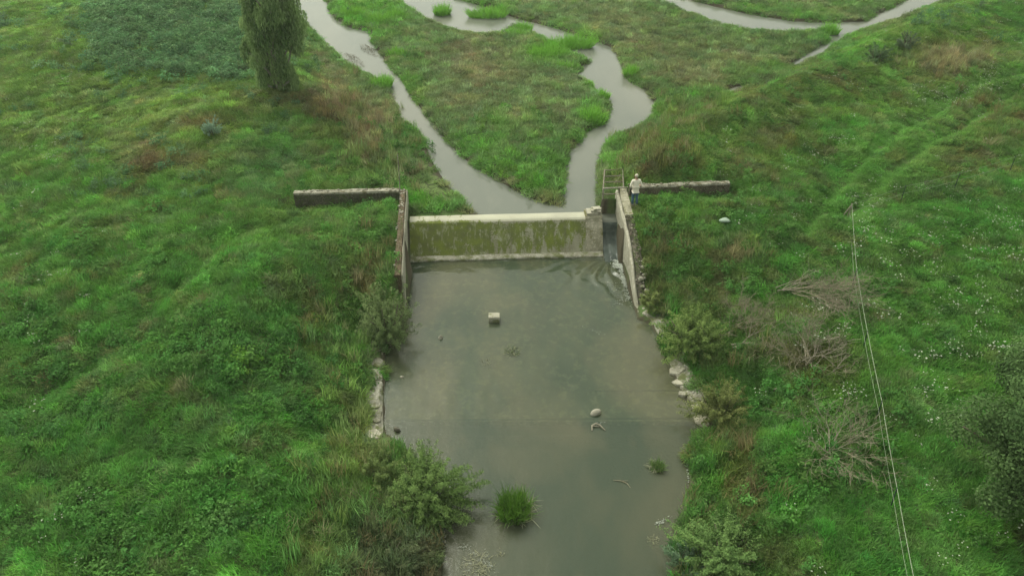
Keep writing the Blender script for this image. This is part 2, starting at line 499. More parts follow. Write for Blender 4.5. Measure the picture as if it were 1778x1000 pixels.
# ---------------------------------------------------------------- water
def water_mat(name, deep, silt, tr=.22, rough=.06, nscale=.25, wind=.004):
    t = NT(name)
    p = t.pos()
    n = t.noise(nscale, 4, p, .5, .6, (1, .55, 1)); n2 = t.noise(.9, 5, p, .6, .4, (1.4, .5, 1)); n3 = t.noise(6.5, 4, p, .6, 0, (1, .6, 1))
    c = t.mix(t.ramp(n, [(.44, 0), (.64, 1)]), deep, silt)
    c = t.mix(t.ramp(n2, [(.50, 0), (.75, .55)]), c, silt)
    d = t.new('ShaderNodeBsdfDiffuse'); t.l.new(c, d.inputs[0])
    tp = t.new('ShaderNodeBsdfTransparent'); tp.inputs[0].default_value = (.62, .66, .50, 1)
    m = t.new('ShaderNodeMixShader'); m.inputs[0].default_value = tr
    t.l.new(d.outputs[0], m.inputs[1]); t.l.new(tp.outputs[0], m.inputs[2])
    g = t.new('ShaderNodeBsdfGlossy'); g.inputs['Roughness'].default_value = rough
    fr = t.new('ShaderNodeFresnel'); fr.inputs['IOR'].default_value = 1.33
    h = t.mix(.5, n3, t.noise(2.2, 3, p))
    nb = t.bump(h, .35, wind * 10)
    t.l.new(nb, g.inputs['Normal']); t.l.new(nb, fr.inputs['Normal'])
    m2 = t.new('ShaderNodeMixShader')
    t.l.new(fr.outputs[0], m2.inputs[0]); t.l.new(m.outputs[0], m2.inputs[1]); t.l.new(g.outputs[0], m2.inputs[2])
    t.l.new(m2.outputs[0], t.out.inputs[0])
    return t.m
M_WDOWN = water_mat('murky_water', (.055, .077, .048), (.112, .114, .068), .42)
M_WUP = water_mat('pond_water', (.128, .138, .112), (.162, .165, .132), .12, .05, .12, .003)
M_WFAST = water_mat('fast_water', (.045, .058, .05), (.10, .12, .105), .1, .12, 2.5, .02)

# lower pool: a gridded surface with the waves that leave the weir and the sluice
wx = np.arange(-11, 12.01, .075); wy = np.concatenate([np.arange(-40, 5, 1.5), np.arange(5, 20, .25), np.arange(20, 29, .09), np.arange(29, 32.4, .05)])
WX, WY = np.meshgrid(wx, wy); X, Y = WX.ravel(), WY.ravel()
nn = (X - W0[0]) * NA[0] + (Y - W0[1]) * NA[1]; aa = (X - W0[0]) * EA[0] + (Y - W0[1]) * EA[1]
fade = np.exp(-np.clip(-nn, 0, 99) / .6)
r1 = aa * .92 + nn * .39; q1_ = -aa * .39 + nn * .92; r2 = aa * .90 - nn * .44; q2_ = aa * .44 + nn * .90
wav = .07 * fade * ((fbm(r1 * .26, q1_, .34, 2, 5) - .5) + (fbm(r2 * .26, q2_, .30, 2, 8) - .5))
sl = np.array([4.75, 31.2]); rr = np.hypot(X - sl[0], Y - sl[1]); ang = np.arctan2(sl[1] - Y, X - sl[0])
wav += .048 * np.exp(-((rr - .5) / 2.0) ** 2) * np.sin(14 * (ang + .5 * fbm(X, Y, .8, 2, 9)) + 4 * rr) * np.clip(rr, 0, 1)
shal = sstep(20.2, 21.0, Y) * sstep(29.0, 26.0, Y)
wav += (.004 + .014 * shal * sstep(.40, .62, fbm(X, Y, 2.4, 2, 33))) * (fbm(X, Y * .6, .42, 2, 31) - .5)
pool = link('lower_pool_water', fast_mesh('lower_pool_water', np.stack([X, Y, wav], 1), [grid_faces(len(wx), len(wy))], True), M_WDOWN)
tag(pool, kind='structure')

# upper water: a flat sheet that lies above the weir
b0, b1 = wp(-.05, 1.3), wp(WL - .06, 1.45)
mb = MB()
mb.add([(b0[0], b0[1], UP), (b1[0], b1[1], UP), (b1[0] + .02, 35.6, UP), (b0[0] - .3, 35.6, UP)], [(0, 1, 2, 3)])
mb.add([(b1[0] + .02, 33.25, UP), (4.99, 33.25, UP), (5.1, 35.6, UP), (b1[0] + .02, 35.6, UP)], [(0, 1, 2, 3)])
mb.add([(-90, 35.6, UP), (90, 35.6, UP), (90, 170, UP), (-90, 170, UP)], [(0, 1, 2, 3)])
tag(mb.build('river_water', M_WUP), kind='structure')

# the drowned concrete apron of the lower pool
mb = MB()
mb.box((.9, 26.05, -.22), (12.4, 10.5, .2), 0)
mb.box((.9, 20.72, -.19), (12.4, .14, .2), 0)
M_APRON = mat_concrete('drowned_concrete', (.24, .225, .16), (.05, .055, .032), (.40, .37, .26), .5)
tag(mb.build('pool_apron', M_APRON), kind='structure')
M_JOINT = mat_plain('dark_algae', (.02, .024, .012), (.05, .055, .03), 5)
for jy, jw, jx0, jx1 in ((20.76, .08, -5.2, 7.0), (22.3, .03, 3.2, 7.0)):
    mb = MB(); mb.box(((jx0 + jx1) / 2, jy, -.095), (jx1 - jx0, jw, .05), .012, jit=.004); tag(mb.build('apron_joint', M_JOINT), kind='structure')

# ---------------------------------------------------------------- weir, sluice chute, channel walls
def strip_mesh(profile, n_along, fn, name):
    """sweep a profile (list of (u, z)) along a line; fn(t, u, z) -> xyz"""
    V = []; k = len(profile)
    for i in range(n_along):
        t = i / (n_along - 1)
        for u, z in profile: V.append(fn(t, u, z))
    F = grid_faces(k, n_along)
    V = np.array(V)
    me = bpy.data.meshes.new(name)
    caps = [tuple(range(k)), tuple(range((n_along - 1) * k + k - 1, (n_along - 1) * k - 1, -1))]
    me.from_pydata([tuple(map(float, v)) for v in V], [], [tuple(map(int, f[::-1])) for f in F] + caps)
    me.update()
    return me

t = NT('mossy_weir_face')
p = t.pos()
sx = t.new('ShaderNodeSeparateXYZ'); t.l.new(p, sx.inputs[0])
base = t.mix(t.ramp(t.noise(1.2, 6, p), [(.35, 0), (.65, 1)]), (.27, .265, .19), (.19, .18, .125))
strk = t.noise(1.0, 6, p, .6, .3, (2.6, .8, .6)); big = t.noise(.42, 3, p); fine = t.noise(14, 5, p, .7)
mr = t.new('ShaderNodeMapRange'); mr.inputs[1].default_value = -5; mr.inputs[2].default_value = 4.2; mr.inputs[3].default_value = .16; mr.inputs[4].default_value = -.17
t.l.new(sx.outputs[0], mr.inputs[0])
s1 = t.new('ShaderNodeMath', operation='ADD'); t.l.new(strk, s1.inputs[0]); t.l.new(mr.outputs[0], s1.inputs[1])
s2 = t.new('ShaderNodeMath', operation='MULTIPLY_ADD'); t.l.new(big, s2.inputs[0]); s2.inputs[1].default_value = .45; t.l.new(s1.outputs[0], s2.inputs[2])
s3 = t.new('ShaderNodeMath', operation='MULTIPLY_ADD'); t.l.new(fine, s3.inputs[0]); s3.inputs[1].default_value = .62; t.l.new(s2.outputs[0], s3.inputs[2])
zr = t.new('ShaderNodeMapRange'); zr.inputs[1].default_value = 0; zr.inputs[2].default_value = 1.6; zr.inputs[3].default_value = 0; zr.inputs[4].default_value = 1
t.l.new(sx.outputs[2], zr.inputs[0])
zc = t.new('ShaderNodeValToRGB'); e = zc.color_ramp.elements
e[0].position = .08; e[0].color = (.42, .42, .42, 1); e[1].position = .25; e[1].color = (.52, .52, .52, 1)
for p_, v_ in ((.66, .62), (.80, .60), (.90, .36), (.935, .1)):
    q_ = e.new(p_); q_.color = (v_, v_, v_, 1)
t.l.new(zr.outputs[0], zc.inputs[0])
zs = t.new('ShaderNodeMath', operation='SUBTRACT'); t.l.new(zc.outputs[0], zs.inputs[0]); zs.inputs[1].default_value = .5
s4 = t.new('ShaderNodeMath', operation='ADD'); t.l.new(s3.outputs[0], s4.inputs[0]); t.l.new(zs.outputs[0], s4.inputs[1])
mossf = t.ramp(s4.outputs[0], [(.93, 0), (1.10, .95)])
mossc = t.mix(t.ramp(t.noise(2.3, 5, p), [(.35, 0), (.65, 1)]), (.138, .168, .028), (.10, .115, .038))
c = t.mix(mossf, base, mossc)
pale = t.ramp(t.noise(2.2, 6, p, .7, .4, (2.2, 1, .9)), [(.53, 0), (.64, .8)])
c = t.mix(pale, c, (.27, .275, .19))
stain = t.ramp(t.noise(1.0, 4, p, .6, .2, (4.5, .5, .35)), [(.56, 0), (.70, .6)])
c = t.mix(stain, c, (.10, .10, .055))
ct = t.ramp(zr.outputs[0], [(.86, 0), (.905, 1)])
cm = t.new('ShaderNodeMath', operation='SUBTRACT', use_clamp=True); t.l.new(ct, cm.inputs[0]); t.l.new(mossf, cm.inputs[1])
c = t.mix(cm.outputs[0], c, t.mix(t.ramp(t.noise(.9, 5, p), [(.35, 0), (.65, 1)]), (.40, .39, .30), (.33, .32, .25)))
M_WEIR = t.surf(c, .95, t.bump(fine, .6, .03), .1)

weir = empty('weir', wp(WL / 2, .6, 0))
tag(weir, 'long concrete weir across the river with mossy green face and pale dry crest', 'weir')
def loc(a, n, z):
    q = wp(a, n, z); q[0] -= weir.location[0]; q[1] -= weir.location[1]; return q
ROOTW = 8.42
body = [(-.32, -.9), (-.32, .10), (-.03, .13), (.05, .24), (.34, .66), (.60, 1.02), (.78, 1.26), (.90, 1.38), (1.50, 1.38), (1.50, -.9)]
def sweep(a0, a1, nseg, jit=0.0):
    def f(t, u, z):
        a = a0 + (a1 - a0) * t
        w = (vnoise(np.array([a * 1.3]), np.array([u * 3 + z]), 3)[0] - .5) * jit
        return loc(a, u + w, z + w * .6)
    return f
link('body', strip_mesh(body[2:], 40, sweep(0, ROOTW, 40, .05), 'body'), M_WEIR, weir)
cr = [(.670, 1.12), (.774, 1.262), (.87, 1.40), (.98, 1.462), (1.10, 1.478), (1.45, 1.466), (1.53, 1.42), (1.53, .5)]
link('crest', strip_mesh(cr, 40, sweep(0, ROOTW + .02, 40, .012), 'crest'), M_WEIR, weir)
sill = [(-.34, -.9), (-.34, .07), (-.27, .115), (.0, .14), (.03, -.9)]
link('sill', strip_mesh(sill, 40, sweep(0, WL, 40, .04), 'sill'), M_BANK, weir)
pr_ = [(-.0, -.9), (-.0, .10), (.06, .26), (.32, .68), (.58, 1.05), (.78, 1.32), (.86, 1.48), (.94, 1.56), (1.56, 1.56), (1.56, -.9)]
link('pier', strip_mesh(pr_, 8, sweep(ROOTW, WL + .02, 8, .02), 'pier'), M_PIER, weir)

# water running through the sluice chute: level, lip, rough slope, foot
mb = MB()
cp = [(2.2, UP), (1.55, UP - .005), (1.05, UP - .05), (.93, .78), (.82, .52), (.4, .40), (.0, .24), (-.35, .10), (-.75, .0), (-.9, -.06)]
rows = []
for n_, z_ in cp:
    r = []
    for k in range(9):
        f = k / 8
        q0 = wp(WL + .02, n_); wyy = q0[1]; xr = np.interp(wyy, [26.6, 34], [RW_B[0], RW_A[0]]) + .05
        r.append((q0[0] * (1 - f) + xr * f, wyy + .018 * f, z_ + (RNG.normal(0, .018) if n_ < .9 and z_ > 0 else 0)))
    rows.append(r)
V = [v for r in rows for v in r]
me = bpy.data.meshes.new('sluice_water'); me.from_pydata(V, [], [tuple(map(int, f[::-1])) for f in grid_faces(9, len(cp))]); me.update()
me.polygons.foreach_set('use_smooth', [True] * len(me.polygons))
sw = link('sluice_water', me, M_WFAST); sw.data.materials.append(M_WUP)
sw.data.polygons.foreach_set('material_index', [1 if i < 16 else 0 for i in range(len(sw.data.polygons))])
tag(sw, kind='structure')

# foam: many small flecks of froth on the surface
def foam_patch(cx, cy, lx, ly, rz, n, size, z=.03):
    V, F = [], []
    ca, sa = math.cos(rz), math.sin(rz)
    for i in range(n):
        u, v = RNG.normal(0, .4) * lx, RNG.normal(0, .4) * ly
        x, y = cx + u * ca - v * sa, cy + u * sa + v * ca
        s = size * RNG.uniform(.4, 1.3); a0 = rz + RNG.normal(0, .5)
        o = len(V); k = 6
        for q in range(k):
            a = 2 * math.pi * q / k; r = s * RNG.uniform(.6, 1.2)
            dx, dy = r * 1.8 * math.cos(a), r * .6 * math.sin(a)
            V.append((x + dx * math.cos(a0) - dy * math.sin(a0), y + dx * math.sin(a0) + dy * math.cos(a0), z))
        V.append((x, y, z + s * .5)); V.append((x, y, z - s * .3))
        for q in range(k):
            F.append((o + q, o + (q + 1) % k, o + k)); F.append((o + (q + 1) % k, o + q, o + k + 1))
    return V, F
M_FOAM = mat_plain('froth', (.36, .38, .33), (.24, .26, .22), 9, .6)
fm = MB()
for px, py, lx, ly, ang_, n, s in [(1064, 451, .55, .10, -.55, 130, .034), (1077, 460, .42, .42, -.9, 330, .034), (1082, 482, .16, .95, .08, 260, .03), (1088, 510, .22, 1.1, .1, 120, .022), (1078, 525, .6, .25, .6, 40, .02), (1068, 500, .5, .9, .1, 60, .016),
                              (1032, 575, .7, .12, -.5, 14, .02), (1066, 440, .1, .5, .1, 25, .03), (828, 965, .7, .10, -.7, 46, .014), (852, 985, .10, .8, .3, 50, .014), (806, 950, .35, .12, .3, 24, .013), (815, 985, .12, .6, -.4, 30, .014), (1150, 905, .45, .10, .35, 40, .022), (1196, 830, .06, 1.6, -.05, 50, .022), (1178, 930, .08, .6, -.3, 30, .02), (1040, 735, .25, .10, .2, 14, .016)]:
    q = at(px, py, .02); v, f = foam_patch(q[0], q[1], lx, ly, ang_, n, s); fm.add(v, f)
tag(fm.build('foam', M_FOAM), kind='stuff', label='white foam where the sluice water meets the pool', cat='foam')

def wall_run(root, name, A, B, side, thick, zbot, topfn, n, mat, out=0.0, jit=.03):
    """upright wall from A to B (inner face), thickness towards side"""
    d = (B - A) / np.linalg.norm(B - A); nrm = np.array([d[1], -d[0]]) * side
    V = []
    for i in range(n):
        q = A + (B - A) * i / (n - 1)
        z = topfn(q)
        w = lambda s: (vnoise(np.array([q[0] * 2.1 + s]), np.array([q[1] * 2.1]), int(7 + s))[0] - .5) * jit * 2
        for u, zz in ((out, zbot), (out + w(1) * .4, z - .06), (out + .03, z + w(2)), (out + thick * .5, z + .02 + w(3)), (out + thick - .03, z + w(4)), (out + thick + w(5) * .5, z - .07), (out + thick, zbot)):
            V.append((q[0] + nrm[0] * u - root.location[0], q[1] + nrm[1] * u - root.location[1], zz))
    me = bpy.data.meshes.new(name); k = 7
    F = [tuple(map(int, f)) for f in grid_faces(k, n)]
    if side > 0: F = [f[::-1] for f in F]
    me.from_pydata([tuple(map(float, v)) for v in V], [], F + [tuple(range(k)), tuple(range((n - 1) * k + k - 1, (n - 1) * k - 1, -1))])
    me.update()
    return link(name, me, mat, root)
def wall_stones(root, A, B, side, u0, u1, topfn, n, mat, sz=(.05, .13), name='stones'):
    mb = MB(); d = (B - A) / np.linalg.norm(B - A); nrm = np.array([d[1], -d[0]]) * side
    for i in range(n):
        f = RNG.uniform(0, 1); q = A + (B - A) * f; u = RNG.uniform(u0, u1)
        s = RNG.uniform(*sz)
        c = (q[0] + nrm[0] * u - root.location[0], q[1] + nrm[1] * u - root.location[1], topfn(q) + s * .12)
        mb.blob(c, (s, s * RNG.uniform(.6, 1), s * .5), seed=int(RNG.integers(1e6)), seg=6, rings=4)
    return mb.build(name, mat, root)

# left channel wall
lw = empty('retaining_wall', (LW_A[0], LW_A[1], 0))
tag(lw, 'straight concrete channel wall topped with red brown soil, on the bank with the willow', 'wall')
topL = lambda q: float(wall_top(np.array([q[1]]), -1)[0])
wall_run(lw, 'facing', LW_A, LW_B, 1, .07, -.9, topL, 26, M_CONC)
wall_run(lw, 'backing', LW_A, LW_B, 1, .30, -.9, lambda q: topL(q) - .02, 26, M_SOIL, .075, .05)
wall_stones(lw, LW_A * .9 + LW_B * .1, LW_A * .62 + LW_B * .38, 1, .12, .36, topL, 20, M_STONE, (.03, .075))
wall_stones(lw, LW_A, LW_A * .93 + LW_B * .07, 1, .1, .36, topL, 14, M_STONE, (.03, .07))
wall_stones(lw, LW_A * .6 + LW_B * .4, LW_B * .95 + LW_A * .05, 1, .34, .42, topL, 14, M_STONE, (.03, .06))
# right channel wall
rw = empty('retaining_wall', (RW_A[0], RW_A[1], 0))
tag(rw, 'sloping concrete channel wall with a rubble top, beside the sluice and the standing person', 'wall')
topR = lambda q: float(wall_top(np.array([q[1]]), 1)[0])
wall_run(rw, 'facing', RW_A, RW_B, -1, .16, -.9, topR, 30, M_CONC)
mid = RW_A * .72 + RW_B * .28
wall_run(rw, 'capping', RW_A, mid, -1, .40, -.9, lambda q: topR(q) + .06, 12, M_PIER, .165, .05)
wall_run(rw, 'backing', mid, RW_B, -1, .40, -.9, lambda q: topR(q) - .06, 22, M_STONEW, .165, .07)
wall_stones(rw, mid, RW_B, -1, .16, .56, topR, 60, M_BRSTONE, (.02, .06))
wall_stones(rw, mid, RW_B, -1, .16, .56, topR, 30, M_STONE, (.02, .05))
wall_stones(rw, mid * .45 + RW_B * .55, RW_B, -1, .3, .6, topR, 14, M_BANK, (.09, .17), 'rubble')
# wing walls
def wing(label, pA, pB, z, thick, matf, matc, zbot=.8, nst=30):
    A, B = at(*pA, z)[:2], at(*pB, z)[:2]
    r = empty('wing_wall', (A[0], A[1], 0)); tag(r, label, 'wall')
    wall_run(r, 'body', A, B, 1, thick, zbot, lambda q: z - .07, 26, matf, 0, .03)
    wall_run(r, 'coping', A, B, 1, thick + .05, z - .075, lambda q: z, 26, matc, -.025, .035)
    wall_stones(r, A, B, 1, .05, thick - .05, lambda q: z + .01, nst, matc, (.03, .09))
    return A, B
WL_A, WL_B = wing('low dark stone wall with a pale weathered top, running from the channel towards the open meadow under the willow', (693, 332), (509, 336.5), 2.32, .34, M_STONEW, M_COPING)
# (its face towards the viewer is on the near side)
WR_A, WR_B = wing('low brown stone wall with a straw coloured ragged top, running out behind the standing person', (1268, 318.5), (1094, 325), 2.32, .30, M_BRSTONE, M_COPING, .8, 60)

# loose slabs on the pier
for px, py, z, size, rz, lab in [(1026, 367, 1.60, (.56, .50, .11), .05, 'lowest and widest concrete slab of the small stack on the weir end'),
                                 (1033, 363, 1.71, (.50, .40, .09), -.12, 'middle concrete slab of the small stack on the weir end'),
                                 (1034, 360, 1.80, (.36, .30, .08), .22, 'smallest pale concrete slab, topmost of the stack on the weir end')]:
    q = at(px, py, z); mb = MB(); mb.box((0, 0, size[2] / 2), size, 0, jit=.006, bev=.015)
    o = mb.build('concrete_slab', M_SLAB); o.location = (q[0] + .05, wp(8.8, 1.22)[1], z - .035); o.rotation_euler = (0, 0, rz)
    tag(o, lab, 'slab', 'concrete slabs stacked on the weir')

# sluice railing (upright frame) and the bare steel deck behind it
rl = empty('sluice_railing', at(1064, 338, 2.0)); tag(rl, 'pale steel pipe railing across the sluice in front of the bare deck frame', 'railing')
def P3(px, py, z, o): 
    q = at(px, py, z); return q - np.array(o.location)
ra, rb = at(1046, 339, 2.0), at(1089, 337, 2.05)
up_ = np.array([0, 0, .36])
m = MB(); m.tube([ra + up_ - np.array(rl.location), rb + up_ - np.array(rl.location)], .035, 8); m.build('top_rail', M_COPING, rl)
m = MB(); m.tube([ra + [0, 0, .04] - np.array(rl.location), rb + [0, 0, .04] - np.array(rl.location)], .03, 8); m.build('bottom_rail', M_RUST, rl)
for f in (0.02, .66, .98):
    q = ra * (1 - f) + rb * f - np.array(rl.location)
    m = MB(); m.tube([q + [0, 0, -.55], q + [0, 0, .39]], .035, 8); m.build('post', M_COPING if f < .1 else M_RUST, rl)
dk = empty('deck_frame', at(1064, 315, 1.95)); tag(dk, 'rusty steel ladder like deck frame with open bars above the sluice approach', 'deck frame')
dc = [at(1047, 331, 1.98), at(1083, 330, 2.0), at(1081, 293, 1.98), at(1050, 295, 1.92)]
dl = np.array(dk.location)
for a, b in ((0, 3), (1, 2)):
    m = MB(); m.tube([dc[a] - dl, dc[b] - dl], .035, 6); m.build('side_beam', M_RUST, dk)
for f in (0.12, .38, .66, .97):
    a = dc[0] * (1 - f) + dc[3] * f - dl; b = dc[1] * (1 - f) + dc[2] * f - dl
    m = MB(); m.tube([a, b], .028, 6); m.build('cross_bar', M_RUST, dk)
for k in (2, 3):
    m = MB(); m.tube([dc[k] - dl + [0, 0, -.7], dc[k] - dl + [0, 0, -.03]], .03, 6); m.build('leg', M_RUST, dk)

# thin stake on the left wall corner
q0 = at(694, 345, 2.15); q1 = q0 + np.array([.08, .1, 2.3])
m = MB(); m.tube([(0, 0, -.4), tuple((q1 - q0) * .5 + [.03, 0, 0]), tuple(q1 - q0)], [.03, .025, .02], 6)
o = m.build('thin_stake', M_COPING); o.location = tuple(q0); tag(o, 'thin pale upright stake at the corner of the soil topped channel wall', 'stake')

# ---------------------------------------------------------------- stones, blocks and slabs
def stone(name, px, py, z, r, mat, label, cat, group=None, seed=1, lump=.3, rz=0):
    m = MB(); m.blob((0, 0, 0), r, seed, lump, 12, 8); o = m.build(name, mat, None, True)
    o.location = tuple(at(px, py, z)); o.rotation_euler = (0, 0, rz); tag(o, label, cat, group); return o
blk = empty('concrete_block', at(858, 556, 0)); tag(blk, 'square pale concrete block standing clear of the water in the pool below the weir', 'block')
m = MB(); m.box((0, 0, .02), (.46, .34, .24), 0, jit=.004, bev=.02); m.build('base', M_BANK, blk)
m = MB(); m.box((0, .01, .215), (.48, .36, .14), .02, jit=.004, bev=.025); m.build('cap', M_SLAB, blk)
stone('river_stone', 765, 586, .03, (.10, .09, .12), M_STONE, 'small grey stone standing in the pool to the left of the square block', 'stone', None, 4)
stone('river_stone', 1034, 717, .04, (.21, .15, .14), M_STONE, 'rounded pale boulder in the pool above the forked stick', 'stone', None, 8, .25, .3)
stone('river_stone', 698, 655, .0, (.07, .06, .06), M_STONE, 'tiny pale stone in the water near the broken slab bank with the willow shrub', 'stone', None, 11)
stone('river_stone', 689, 746, .03, (.12, .09, .11), M_DSTONE, 'small dark wet stone at the water edge above the big overhanging shrub', 'stone', None, 12)
fs = stone('flat_sheet', 1258, 386, 2.14, (.24, .17, .10), M_SHEET, 'pale green grey sheet lying in the grass right of the standing person', 'sheet', None, 15, .5)

q = on_ground(1258, 388); fs.location = (q[0], q[1], q[2] + .15)

def slab(px, py, size, rz, tilt, label, mat=M_BANK, z=.25, seed=0):
    m = MB(); n = 5 + seed % 2
    g = np.random.default_rng(seed + 50)
    ang = np.sort(g.uniform(0, 2 * math.pi, n)); 
    ang = np.linspace(0, 2 * math.pi, n, endpoint=False) + g.uniform(-.25, .25, n)
    rad = g.uniform(.72, 1.05, n)
    ring = [(math.cos(a) * r * size[0] / 2, math.sin(a) * r * size[1] / 2) for a, r in zip(ang, rad)]
    V = []
    for k, zz in ((.95, -size[2]), (1.0, -.04), (.92, 0)):
        V += [(x * k, y * k, zz + x * tilt[0] + y * tilt[1] + g.normal(0, .008)) for x, y in ring]
    F = [(r * n + k, r * n + (k + 1) % n, r * n + n + (k + 1) % n, r * n + n + k) for r in (0, 1) for k in range(n)]
    F += [tuple(range(n - 1, -1, -1)), tuple(range(2 * n, 3 * n))]
    m.add(V, F)
    o = m.build('bank_slab', mat); q = on_ground(px, py, .3); o.location = (q[0], q[1], max(q[2], .05) + .07); o.rotation_euler = (0, 0, rz)
    tag(o, label, 'slab', 'broken concrete slabs lining the banks'); return o
def edging(px_line, side, label, seed):
    P = np.array([at(*p, 0)[:2] for p in px_line]); L = np.concatenate([[0], np.cumsum(np.linalg.norm(np.diff(P, axis=0), axis=1))])
    g = np.random.default_rng(seed); nu, nv = 46, 9
    us = np.linspace(0, L[-1], nu); V = []
    o0 = P[0]
    for u in us:
        c = np.array([np.interp(u, L, P[:, 0]), np.interp(u, L, P[:, 1])]); c2 = np.array([np.interp(min(u + .1, L[-1]), L, P[:, 0]), np.interp(min(u + .1, L[-1]), L, P[:, 1])]); c1 = np.array([np.interp(max(u - .1, 0), L, P[:, 0]), np.interp(max(u - .1, 0), L, P[:, 1])])
        d = (c2 - c1) / np.linalg.norm(c2 - c1); nr = np.array([d[1], -d[0]]) * side
        cell = math.floor(u / .62); gc = np.random.default_rng(seed * 100 + cell); lift, tl = gc.uniform(-.05, .07), gc.uniform(-.12, .12)
        crack = -.07 if (u / .62 - cell) < .07 else 0
        for k in range(nv):
            f = k / (nv - 1); w = -.05 + .80 * f + g.normal(0, .012)
            q = c + nr * w
            gz0 = max(.02, float(ground_z(np.array([q[0]]), np.array([q[1]]))[0]))
            z = -.35 if k == 0 else max(.03 + .20 * f, gz0 + .03) + lift * min(1, f * 4) + tl * (u / .62 - cell - .5) * .4 + crack + g.normal(0, .008)
            if k == nv - 1: z -= .25
            V.append((q[0] - o0[0], q[1] - o0[1], z))
    F = [tuple(map(int, f)) for f in grid_faces(nv, nu)]
    if side < 0: F = [f[::-1] for f in F]
    me = bpy.data.meshes.new('bank_edging'); me.from_pydata([tuple(map(float, v)) for v in V], [], F); me.update()
    o = link('bank_edging', me, M_BANK); o.location = (o0[0], o0[1], 0); tag(o, label, 'edging'); return P
EDGES = [edging([(668, 596), (667, 650), (667, 700), (668, 762)], 1, 'straight broken concrete edging along the bank below the soil topped wall', 21),
         edging([(1112, 548), (1130, 562), (1150, 600), (1168, 650), (1192, 695), (1228, 730)], -1, 'slanting broken concrete edging along the bank below the rubble topped wall', 22)]
slab(654, 607, (.55, .30, .2), .2, (-.15, 0), 'narrow broken pale slab right under the willow shrub beside the soil topped wall', seed=1)
slab(652, 630, (.75, .75, .25), .1, (-.2, .02), 'large pale broken slab, second below the willow shrub on the straight bank edge', seed=2)
slab(656, 655, (.40, .45, .25), .3, (-.2, 0), 'small tapered pale slab below the large one on the straight bank edge', seed=3)
slab(650, 692, (.55, .42, .25), -.1, (-.25, 0), 'mid sized grey slab half way along the straight bank edge', seed=4)
slab(651, 707, (.50, .30, .25), .2, (-.2, 0), 'low grey slab touching the mid sized one on the straight bank edge', seed=5)
slab(653, 731, (.50, .28, .25), 0, (-.2, 0), 'thin pale slab just above the last slab on the straight bank edge', seed=6)
slab(649, 756, (.62, .62, .3), .25, (-.2, 0), 'brightest pale slab, last before the big overhanging shrub', M_SLAB, seed=7)
slab(1143, 562, (.42, .40, .3), .4, (.2, 0), 'rounded pale slab at the foot of the sloping channel wall by the water', seed=8)
slab(1147, 579, (.40, .50, .3), .1, (.2, 0), 'narrow pale slab between the wall end and the leafy bank shrub', seed=9)
slab(1176, 643, (.70, .62, .35), -.2, (.3, .05), 'pale cracked slab directly below the leafy bank shrub, topmost of its row', M_SLAB, seed=10)
slab(1180, 664, (.75, .50, .35), -.35, (.3, .02), 'pale cracked slab in the middle of the row below the leafy bank shrub', M_SLAB, seed=11)
slab(1189, 684, (.72, .46, .35), -.5, (.3, 0), 'pale cracked slab, lowest of the row below the leafy bank shrub', M_BANK, seed=12)
slab(1207, 709, (.60, .38, .3), -.6, (.3, 0), 'narrow brownish slab at the water beside the olive shrub', M_PIER, seed=13)
slab(1220, 742, (.95, .80, .3), -.1, (.12, 0), 'wide flat brown slab awash at the corner of the drowned apron', M_PIER, .1, seed=14)

# forked sticks and small wreckage in the pool
def stick(px, py, z, paths, mat, label, name='driftwood_stick', cat='stick'):
    o_ = at(px, py, z); m = MB()
    for P, r in paths: m.tube(P, r, 5)
    o = m.build(name, mat); o.location = tuple(o_); tag(o, label, cat); return o
stick(1036, 742, .03, [([(-.18, -.14, 0), (-.17, .06, .03), (-.02, .16, .04), (.12, .10, .03), (.30, -.14, 0)], [.02, .035, .035, .03, .015]), ([(-.17, .06, .03), (-.05, .05, .02), (.1, .04, 0)], [.025, .02, .012])], M_WOOD, 'pale forked stick lying in the water below the rounded boulder')
stick(1078, 838, .01, [([(-.25, .12, 0), (0, .08, .02), (.2, -.02, .01), (.3, -.2, 0)], [.01, .015, .015, .008]), ([(.05, .07, .02), (.25, .08, .02)], [.012, .006])], M_TWIG, 'thin bent twig drifting left of the small grass tussock')
stick(1466, 714, 2.2, [([(-.25, 0, 0), (.3, .02, .03)], [.03, .05])], M_WOOD, 'short pale log lying in the meadow grass beside the wire fence', 'short_log', 'log')
for px, py, L, rz, lab in [(1243, 188, .9, .45, 'white plank lying at the foot of the dike beside the far channel')]:
    m = MB(); m.box((0, 0, 0), (L, .16, .05), 0, jit=.005, bev=.01); o = m.build('plank', M_SLAB); q = on_ground(px, py, 1.5); o.location = (q[0], q[1], q[2] + .22); o.rotation_euler = (.0, -.1, rz); tag(o, lab, 'plank')

# ---------------------------------------------------------------- the standing person
import bmesh
def skin_mesh(name, verts, edges, mat, parent, root=0, sub=2):
    """verts: (x, y, z, rx, ry)"""
    bm = bmesh.new(); ly = bm.verts.layers.skin.verify()
    vs = []
    for i, v in enumerate(verts):
        w = bm.verts.new(v[:3]); w[ly].radius = (v[3], v[4] if len(v) > 4 else v[3]); w[ly].use_root = (i == root); vs.append(w)
    for a, b in edges: bm.edges.new((vs[a], vs[b]))
    me = bpy.data.meshes.new(name); bm.to_mesh(me); bm.free()
    o = link(name, me, mat, parent)
    k = o.modifiers.new('Skin', 'SKIN'); k.use_smooth_shade = True
    q = o.modifiers.new('Subdivision', 'SUBSURF'); q.levels = sub; q.render_levels = sub
    return o
ppos = on_ground(1101, 357, 1.95)
person = empty('person', ppos, math.radians(8))
person.scale = (.95, .95, .95)
tag(person, 'person in cream shirt and blue jeans, back turned, standing beside the low brown wall', 'person')
